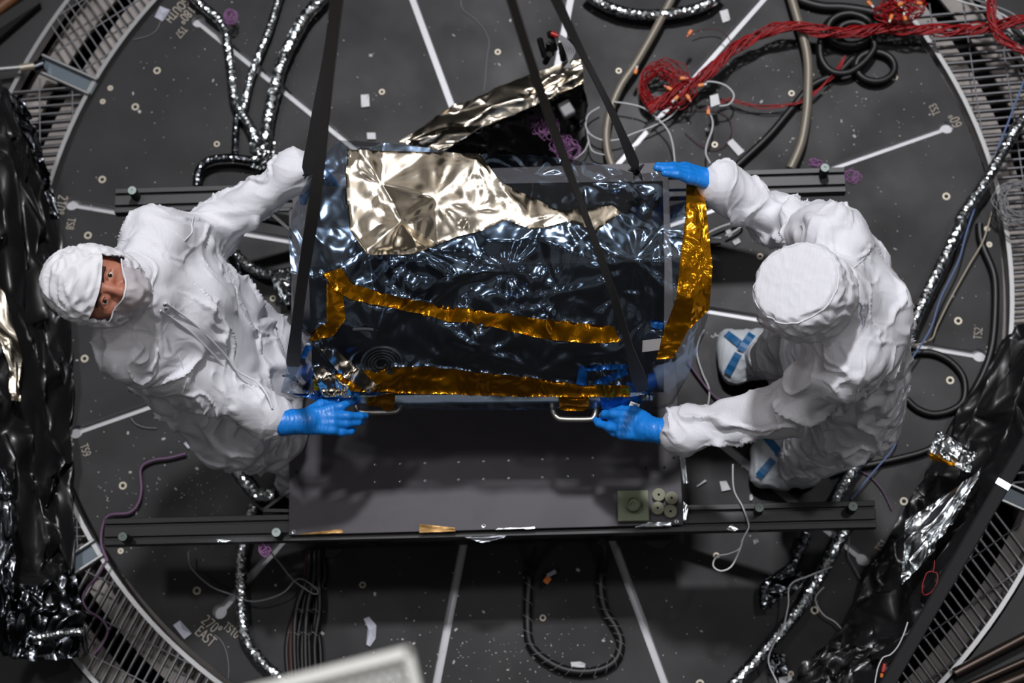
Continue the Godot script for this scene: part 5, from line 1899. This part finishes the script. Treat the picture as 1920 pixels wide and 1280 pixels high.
func build_wires() -> void:
	var t := thing("red_wire_bundle", "long braided bundle of red wires across the top right", "wire bundle", "red wire bundles")
	twisted(t, ats([[1215, 205], [1240, 190], [1280, 165], [1330, 134], [1364, 104], [1398, 77], [1441, 57], [1495, 50], [1542, 59], [1599, 60], [1650, 54], [1717, 55], [1784, 57], [1858, 50], [1940, 34]], 0.09), 15, 0.0165, 0.0026, M.red_wire, 500)
	var t2 := thing("red_wire_bundle", "red wire bundle bending down at the right edge", "wire bundle", "red wire bundles")
	twisted(t2, ats([[1857, -20], [1858, 0], [1860, 35], [1868, 58], [1885, 78], [1940, 108]], 0.12), 9, 0.012, 0.0026, M.red_wire, 520)
	var t3 := thing("red_wire_bundle", "tangled ring of red wires above the far right corner", "wire bundle", "red wire bundles")
	for k in 13:
		part(t3, "strand", loops(at(1232 + (k % 4) * 7, 176 - (k % 3) * 7, 0.05), 0.052 + 0.010 * (k % 4), 0.058 + 0.006 * (k % 3), 1.9, 540 + k, 0.0016, 0.2, 0.05), M.red_wire)
	var t4 := thing("red_wire_bundle", "thin dark red wires from the tangle to the coil", "wire bundle", "red wire bundles")
	twisted(t4, ats([[1345, 195], [1368, 187], [1400, 196], [1440, 201], [1495, 192], [1530, 172], [1555, 150], [1572, 130], [1583, 104]], 0.04), 4, 0.006, 0.0018, M.red_wire, 560)
	var t5 := thing("red_wire_bundle", "cluster of red wires and plugs at the top right", "wire bundle", "red wire bundles")
	for k in 10:
		part(t5, "strand", loops(at(1672 + (k % 4) * 9, 18 + (k % 3) * 8, 0.1), 0.05, 0.022, 1.6, 580 + k, 0.0022, 0.4, 0.05), M.red_wire)
	# plugs of the red harness
	var lb := ["small orange plug at the top of the red tangle", "orange plug on the red tangle's left side", "orange plug left in the red tangle", "orange plug in the middle of the red tangle", "orange plug on the red tangle's right side", "orange plug beside the white wire loop", "orange plug under the white label near the loop", "small orange plug by the far blue glove", "orange plug at the upper end of the brown wire", "leftmost orange plug of the top right cluster", "second orange plug of the top right cluster", "orange plug at the lower edge of the top right cluster", "rightmost orange plug of the top right cluster", "orange plug in the middle of the top right cluster"]
	var pq := [[1280, 147], [1192, 134], [1255, 166], [1268, 184], [1290, 182], [1314, 160], [1328, 210], [1217, 315], [1294, 61], [1630, 6], [1688, 8], [1697, 34], [1724, 6], [1671, 32]]
	for i in pq.size():
		var o := thing("wire_plug", lb[i], "plug", "orange plugs on the red harness")
		o.position = at(pq[i][0], pq[i][1], 0.11 if i < 8 else 0.14)
		o.rotation.y = i * 1.3
		var s := Shape.new()
		s.box(Vector3.ZERO, Vector3(0.019, 0.010, 0.012), Basis.IDENTITY, 0.002)
		part(o, "shell", s.done(), M.orange)
		var s2 := Shape.new()
		s2.box(Vector3(0.014, 0, 0), Vector3(0.012, 0.006, 0.007), Basis.IDENTITY, 0.001)
		part(o, "contact", s2.done(), M.red_plug if i % 2 == 0 else M.tag)
	var w := [
		["white wire looping round the braided hose", [[1124, 201], [1104, 214], [1098, 232], [1105, 250], [1127, 262], [1157, 262], [1191, 249], [1228, 235], [1261, 215], [1284, 184]], 0.05, 0.0028, "white_wire"],
		["white wire arching over to the instrument's far edge", [[1151, 191], [1180, 195], [1211, 205], [1248, 238], [1261, 269], [1266, 312]], 0.07, 0.0028, "white_wire"],
		["white wire hanging below the loop beside the hose", [[1100, 240], [1103, 262], [1110, 282], [1127, 289], [1150, 292]], 0.05, 0.0024, "white_wire"],
		["white wire dropping to the instrument beside the purple tuft", [[1104, 262], [1098, 280], [1086, 292], [1072, 300]], 0.05, 0.0022, "white_wire"],
		["white wire curl round the orange plugs", [[1270, 186], [1283, 172], [1300, 161], [1330, 153], [1360, 160], [1376, 178], [1366, 196], [1337, 199]], 0.08, 0.003, "white_wire"],
		["white wire from the label down to the far sleeve", [[1330, 210], [1336, 226], [1335, 244], [1325, 272], [1324, 290], [1332, 306]], 0.06, 0.003, "white_wire"],
		["white cable loop with a label under the right sleeve", [[1352, 446], [1330, 446], [1327, 438], [1345, 428], [1367, 420], [1388, 415], [1391, 423], [1375, 435], [1360, 442]], 0.03, 0.0036, "white_wire"],
		["white wire hanging beside the right person's taped shoe", [[1320, 618], [1310, 640], [1307, 665], [1317, 699], [1330, 732], [1325, 775]], 0.02, 0.0026, "white_wire"],
		["long grey wire swinging across the lower left floor", [[353, 1035], [359, 1065], [396, 1099], [437, 1115], [470, 1127], [504, 1122], [534, 1109], [554, 1087], [571, 1087], [596, 1107], [588, 1113], [551, 1088], [524, 1055], [504, 1031]], 0.06, 0.0025, "grey_wire"],
		["white wire looped over the near rail's right half", [[1374, 870], [1376, 917], [1391, 947], [1400, 970], [1404, 988], [1394, 1008], [1387, 1031], [1371, 1062], [1351, 1070], [1337, 1060], [1344, 1043], [1366, 1038], [1387, 1028], [1392, 1010]], 0.45, 0.0028, "white_wire"],
		["grey wire by the slot end right of the near rail", [[1592, 1000], [1592, 1012], [1590, 1040], [1598, 1056], [1613, 1084]], 0.02, 0.0018, "grey_wire"],
		["white wire lying along the lower right conduit", [[1560, 1062], [1520, 1078], [1482, 1096], [1478, 1135], [1468, 1176], [1451, 1206], [1441, 1240], [1458, 1280]], 0.09, 0.0026, "white_wire"],
		["white wire curling to the ring at the lower right", [[1545, 1100], [1529, 1119], [1534, 1138], [1546, 1154], [1566, 1166], [1582, 1184]], 0.03, 0.0026, "white_wire"],
		["blue wire running along the right conduit", [[1925, 140], [1905, 190], [1890, 230], [1850, 330], [1814, 430], [1797, 490], [1764, 558], [1744, 618], [1707, 676]], 0.07, 0.0032, "blue_wire"],
		["beige wire beside the blue wire at the right", [[1860, 395], [1844, 450], [1817, 497], [1780, 564], [1757, 611], [1747, 635], [1720, 646], [1704, 652]], 0.03, 0.003, "beige_wire"],
		["beige wire curving away behind the right person's shoulder", [[1600, 445], [1620, 458], [1660, 490], [1690, 532], [1716, 580]], 0.03, 0.003, "beige_wire"],
		["blue grey wire below the right person to the rail", [[1686, 760], [1683, 790], [1681, 826], [1666, 852], [1633, 890], [1596, 936]], 0.03, 0.0028, "blue_wire"],
		["purple wire winding over the left end of the near rail", [[349, 850], [318, 858], [286, 863], [264, 878], [265, 917], [259, 944], [242, 961], [204, 966], [192, 988], [190, 1021], [202, 1052]], 0.02, 0.0052, "purple_wire"],
		["purple wire draped across the lower left grating", [[200, 1050], [184, 1078], [162, 1104], [155, 1124], [165, 1144], [188, 1159], [202, 1181], [191, 1209], [176, 1226]], 0.05, 0.004, "purple_wire"],
		["dark purple wire by the right person's shoe", [[1288, 674], [1305, 700], [1335, 738], [1360, 756], [1385, 766]], 0.02, 0.004, "purple_wire"],
		["dark purple wire below the right person's seat", [[1604, 880], [1630, 892], [1655, 920], [1672, 955]], 0.01, 0.0022, "purple_wire"],
		["brown wire from the orange plug to the white slot", [[1298, 62], [1320, 55], [1345, 55], [1362, 66], [1370, 78]], 0.04, 0.0018, "dark_red"],
		["dark wire loop hanging under the white label", [[1282, 208], [1310, 206], [1345, 208], [1366, 222], [1372, 246], [1360, 272], [1336, 281], [1310, 270], [1284, 248]], 0.01, 0.0014, "dark_red"],
		["red wire loop on the silver black film at the right", [[1752, 1050], [1750, 1070], [1738, 1073], [1729, 1100], [1733, 1115], [1748, 1108], [1758, 1088], [1756, 1073], [1748, 1072]], 0.44, 0.0014, "red_wire"],
		["twisted white lead along the black beam", [[1702, 1166], [1694, 1190], [1682, 1214], [1668, 1228], [1656, 1232], [1646, 1252], [1640, 1284]], 0.42, 0.0022, "white_wire"],
		["thin grey thread on the floor at the top", [[864, 0], [868, 18], [890, 36], [908, 56], [917, 78], [913, 110], [910, 150], [907, 172]], 0.004, 0.0011, "grey_wire"],
		["thin grey thread by the lettering EAST at the bottom left", [[402, 1190], [414, 1200], [424, 1220], [429, 1250], [428, 1272]], 0.004, 0.0011, "grey_wire"],
		["thin thread from the top left tape patch to the rim", [[302, 36], [294, 56], [276, 68], [250, 74]], 0.004, 0.0011, "grey_wire"],
		["thin grey wire beside the left person's trouser leg", [[245, 783], [254, 794], [272, 801], [294, 802]], 0.01, 0.0014, "grey_wire"],
		["white wire bunch crossing the top right grating", [[1770, -8], [1806, 4], [1850, 16], [1890, 34], [1930, 74]], 0.06, 0.0036, "white_wire"],
		["grey wire bunch beside it at the top right corner", [[1790, -14], [1830, 0], [1872, 14], [1905, 30], [1940, 62]], 0.06, 0.0036, "grey_wire"]]
	for i in w.size():
		var q = w[i]
		single("loose_wire", q[0], "wire", wire(ats(q[1], q[2]), q[3], 6, 0.012), M[q[4]], "loose wires on and round the platform")
	var pt := [["tuft of purple wire at the far rail's right end", 1592, 328, 0.30, 0.020, 0.018], ["tuft of purple wire behind the far right peg", 1524, 303, 0.40, 0.018, 0.008], ["knot of purple wire under the near rail's left half", 492, 1026, 0.40, 0.014, 0.014], ["fringe of purple wire on the top left conduit", 428, 28, 0.06, 0.018, 0.024]]
	for i in pt.size():
		var n := thing("purple_wire_tangle", pt[i][0], "wire", "purple wire tangles")
		for k in 8:
			part(n, "wire_loop", loops(at(pt[i][1] + k, pt[i][2] + k, pt[i][3]), pt[i][4] * (0.6 + 0.08 * k), pt[i][5] * (0.6 + 0.08 * k), 1.6, 700 + k + i * 10, 0.0011, 0.3, 0.02), M.pink_wire)
	var wc := thing("white_wire_coil", "coil of thin white wires at the right edge", "wire coil")
	for k in 12:
		part(wc, "strand", loops(at(1905 + (k % 3) * 5, 372 + (k % 4) * 5, 0.06 + 0.004 * k), 0.05 + 0.006 * (k % 5), 0.055 + 0.004 * (k % 4), 1.5, 760 + k, 0.0016, 0.12, 0.02), M.grey_wire)
	var rp := thing("wire_plug", "red and orange plug on the white lead by the beam", "plug", "orange plugs on the red harness")
	var s3 := Shape.new()
	s3.box(at(1657, 1252, 0.43), Vector3(0.010, 0.008, 0.026), Basis(Vector3.UP, -0.25), 0.002)
	part(rp, "red_shell", s3.done(), M.red_plug)
	var s4 := Shape.new()
	s4.box(at(1653, 1266, 0.43), Vector3(0.008, 0.007, 0.012), Basis(Vector3.UP, -0.25), 0.001)
	part(rp, "orange_collar", s4.done(), M.orange)


# ---------------------------------------------------------------- scraps on the floor
func build_scraps() -> void:
	var q := [
		["grey tape patch by the lettering SOUTH", [[290, 32], [300, 12], [320, 20], [306, 41]], "grey_tape"],
		["grey tape patch by the lettering EAST", [[325, 1172], [338, 1163], [360, 1187], [346, 1198]], "grey_tape"],
		["small white paper square above the instrument at the top", [[677, 179], [692, 178], [693, 200], [678, 202]], "paper"],
		["small white paper square at the instrument's far left edge", [[688, 249], [704, 249], [705, 262], [689, 262]], "paper"],
		["silver tape piece near the top edge beside the slot", [[1349, 22], [1364, 18], [1369, 38], [1355, 43]], "paper"],
		["oblong silver tape piece near the far right sleeve", [[1362, 268], [1374, 261], [1396, 284], [1384, 293]], "paper"],
		["white label at the middle of the red harness", [[1331, 180], [1346, 176], [1350, 196], [1333, 202]], "paper"],
		["white label on the cable loop under the sleeve", [[1360, 434], [1368, 429], [1374, 440], [1366, 445]], "paper"],
		["white paper bit below the labelled cable loop", [[1373, 453], [1385, 446], [1389, 454], [1377, 461]], "paper"],
		["torn foil strip on the floor at the lower left", [[682, 1160], [692, 1156], [706, 1172], [705, 1196], [694, 1212], [687, 1208], [690, 1178]], "grey_tape"],
		["white paper scrap inside the bottom cable loop", [[1070, 1241], [1088, 1240], [1098, 1244], [1096, 1252], [1072, 1252]], "paper"],
		["bright white foil tag right of the plate", [[1349, 903], [1362, 902], [1370, 918], [1353, 921]], "paper"],
		["long white sliver right of the plate", [[1306, 911], [1322, 899], [1325, 902], [1308, 913]], "paper"],
		["white tag at the bottom edge right of the middle", [[1460, 1270], [1484, 1266], [1486, 1284], [1462, 1284]], "paper"],
		["white hook-shaped scrap by the near rail's peg", [[1405, 928], [1410, 927], [1412, 934], [1409, 939], [1406, 938]], "paper"],
		["tiny white tag hanging below the near rail", [[1411, 1010], [1420, 1008], [1423, 1016], [1414, 1021]], "paper"],
		["grey tape flag by the right person's near shoe", [[1534, 880], [1562, 868], [1568, 876], [1542, 894]], "grey_tape"],
		["grey tape flag beside the left person's leg", [[345, 832], [352, 826], [362, 834], [354, 842]], "grey_tape"]]
	for i in q.size():
		var h := 0.004 if i != 6 else 0.1
		if i == 15:
			h = 0.36
		var p := ats(q[i][1], h)
		var s := Shape.new()
		var c := Vector3.ZERO
		for v in p:
			c += v
		c /= p.size()
		for k in p.size():
			var a: Vector3 = p[k]
			var b: Vector3 = p[(k + 1) % p.size()]
			var up := Vector3(0, 0.002 + 0.002 * ((k * 7 + i) % 3), 0)
			s.tri(c + Vector3(0, 0.003, 0), a + up, b + up)
			s.quad(a + up, a - Vector3(0, 0.003, 0), b - Vector3(0, 0.003, 0), b + up)
		single("tape_scrap", q[i][0], "scrap", s.done(), M[q[i][2]], "scraps of tape and paper")
	# crumbs and flakes too many to count
	var rg := RandomNumberGenerator.new()
	rg.seed = 90
	var s2 := Shape.new()
	for i in 1700:
		var r := sqrt(rg.randf()) * 1.5
		var a := rg.randf() * TAU
		var p := Vector3(cos(a) * r, 0.001, sin(a) * r)
		if i > 1000:                                      # thicker towards the near side and the upper right
			p = [at(rg.randfn(950, 130), rg.randfn(1225, 40), 0.001), at(rg.randfn(1500, 130), rg.randfn(200, 90), 0.001), at(rg.randfn(330, 110), rg.randfn(930, 60), 0.001), at(rg.randfn(1370, 16), rg.randfn(628, 3), 0.001)][i % 4]
		if Vector2(p.x, p.z).length() > 1.53:
			continue
		var l := rg.randf_range(0.0013, 0.0046) * (2.6 if rg.randf() < 0.09 else 1.0)
		var b := Basis(Vector3.UP, rg.randf() * TAU)
		s2.box(p, Vector3(l, 0.0012, l * rg.randf_range(0.3, 0.8)), b)
	var o := single("paint_flakes", "white paint flakes and crumbs scattered over the black platform", "flakes", s2.done(), M.debris)
	o.set_meta("kind", "stuff")
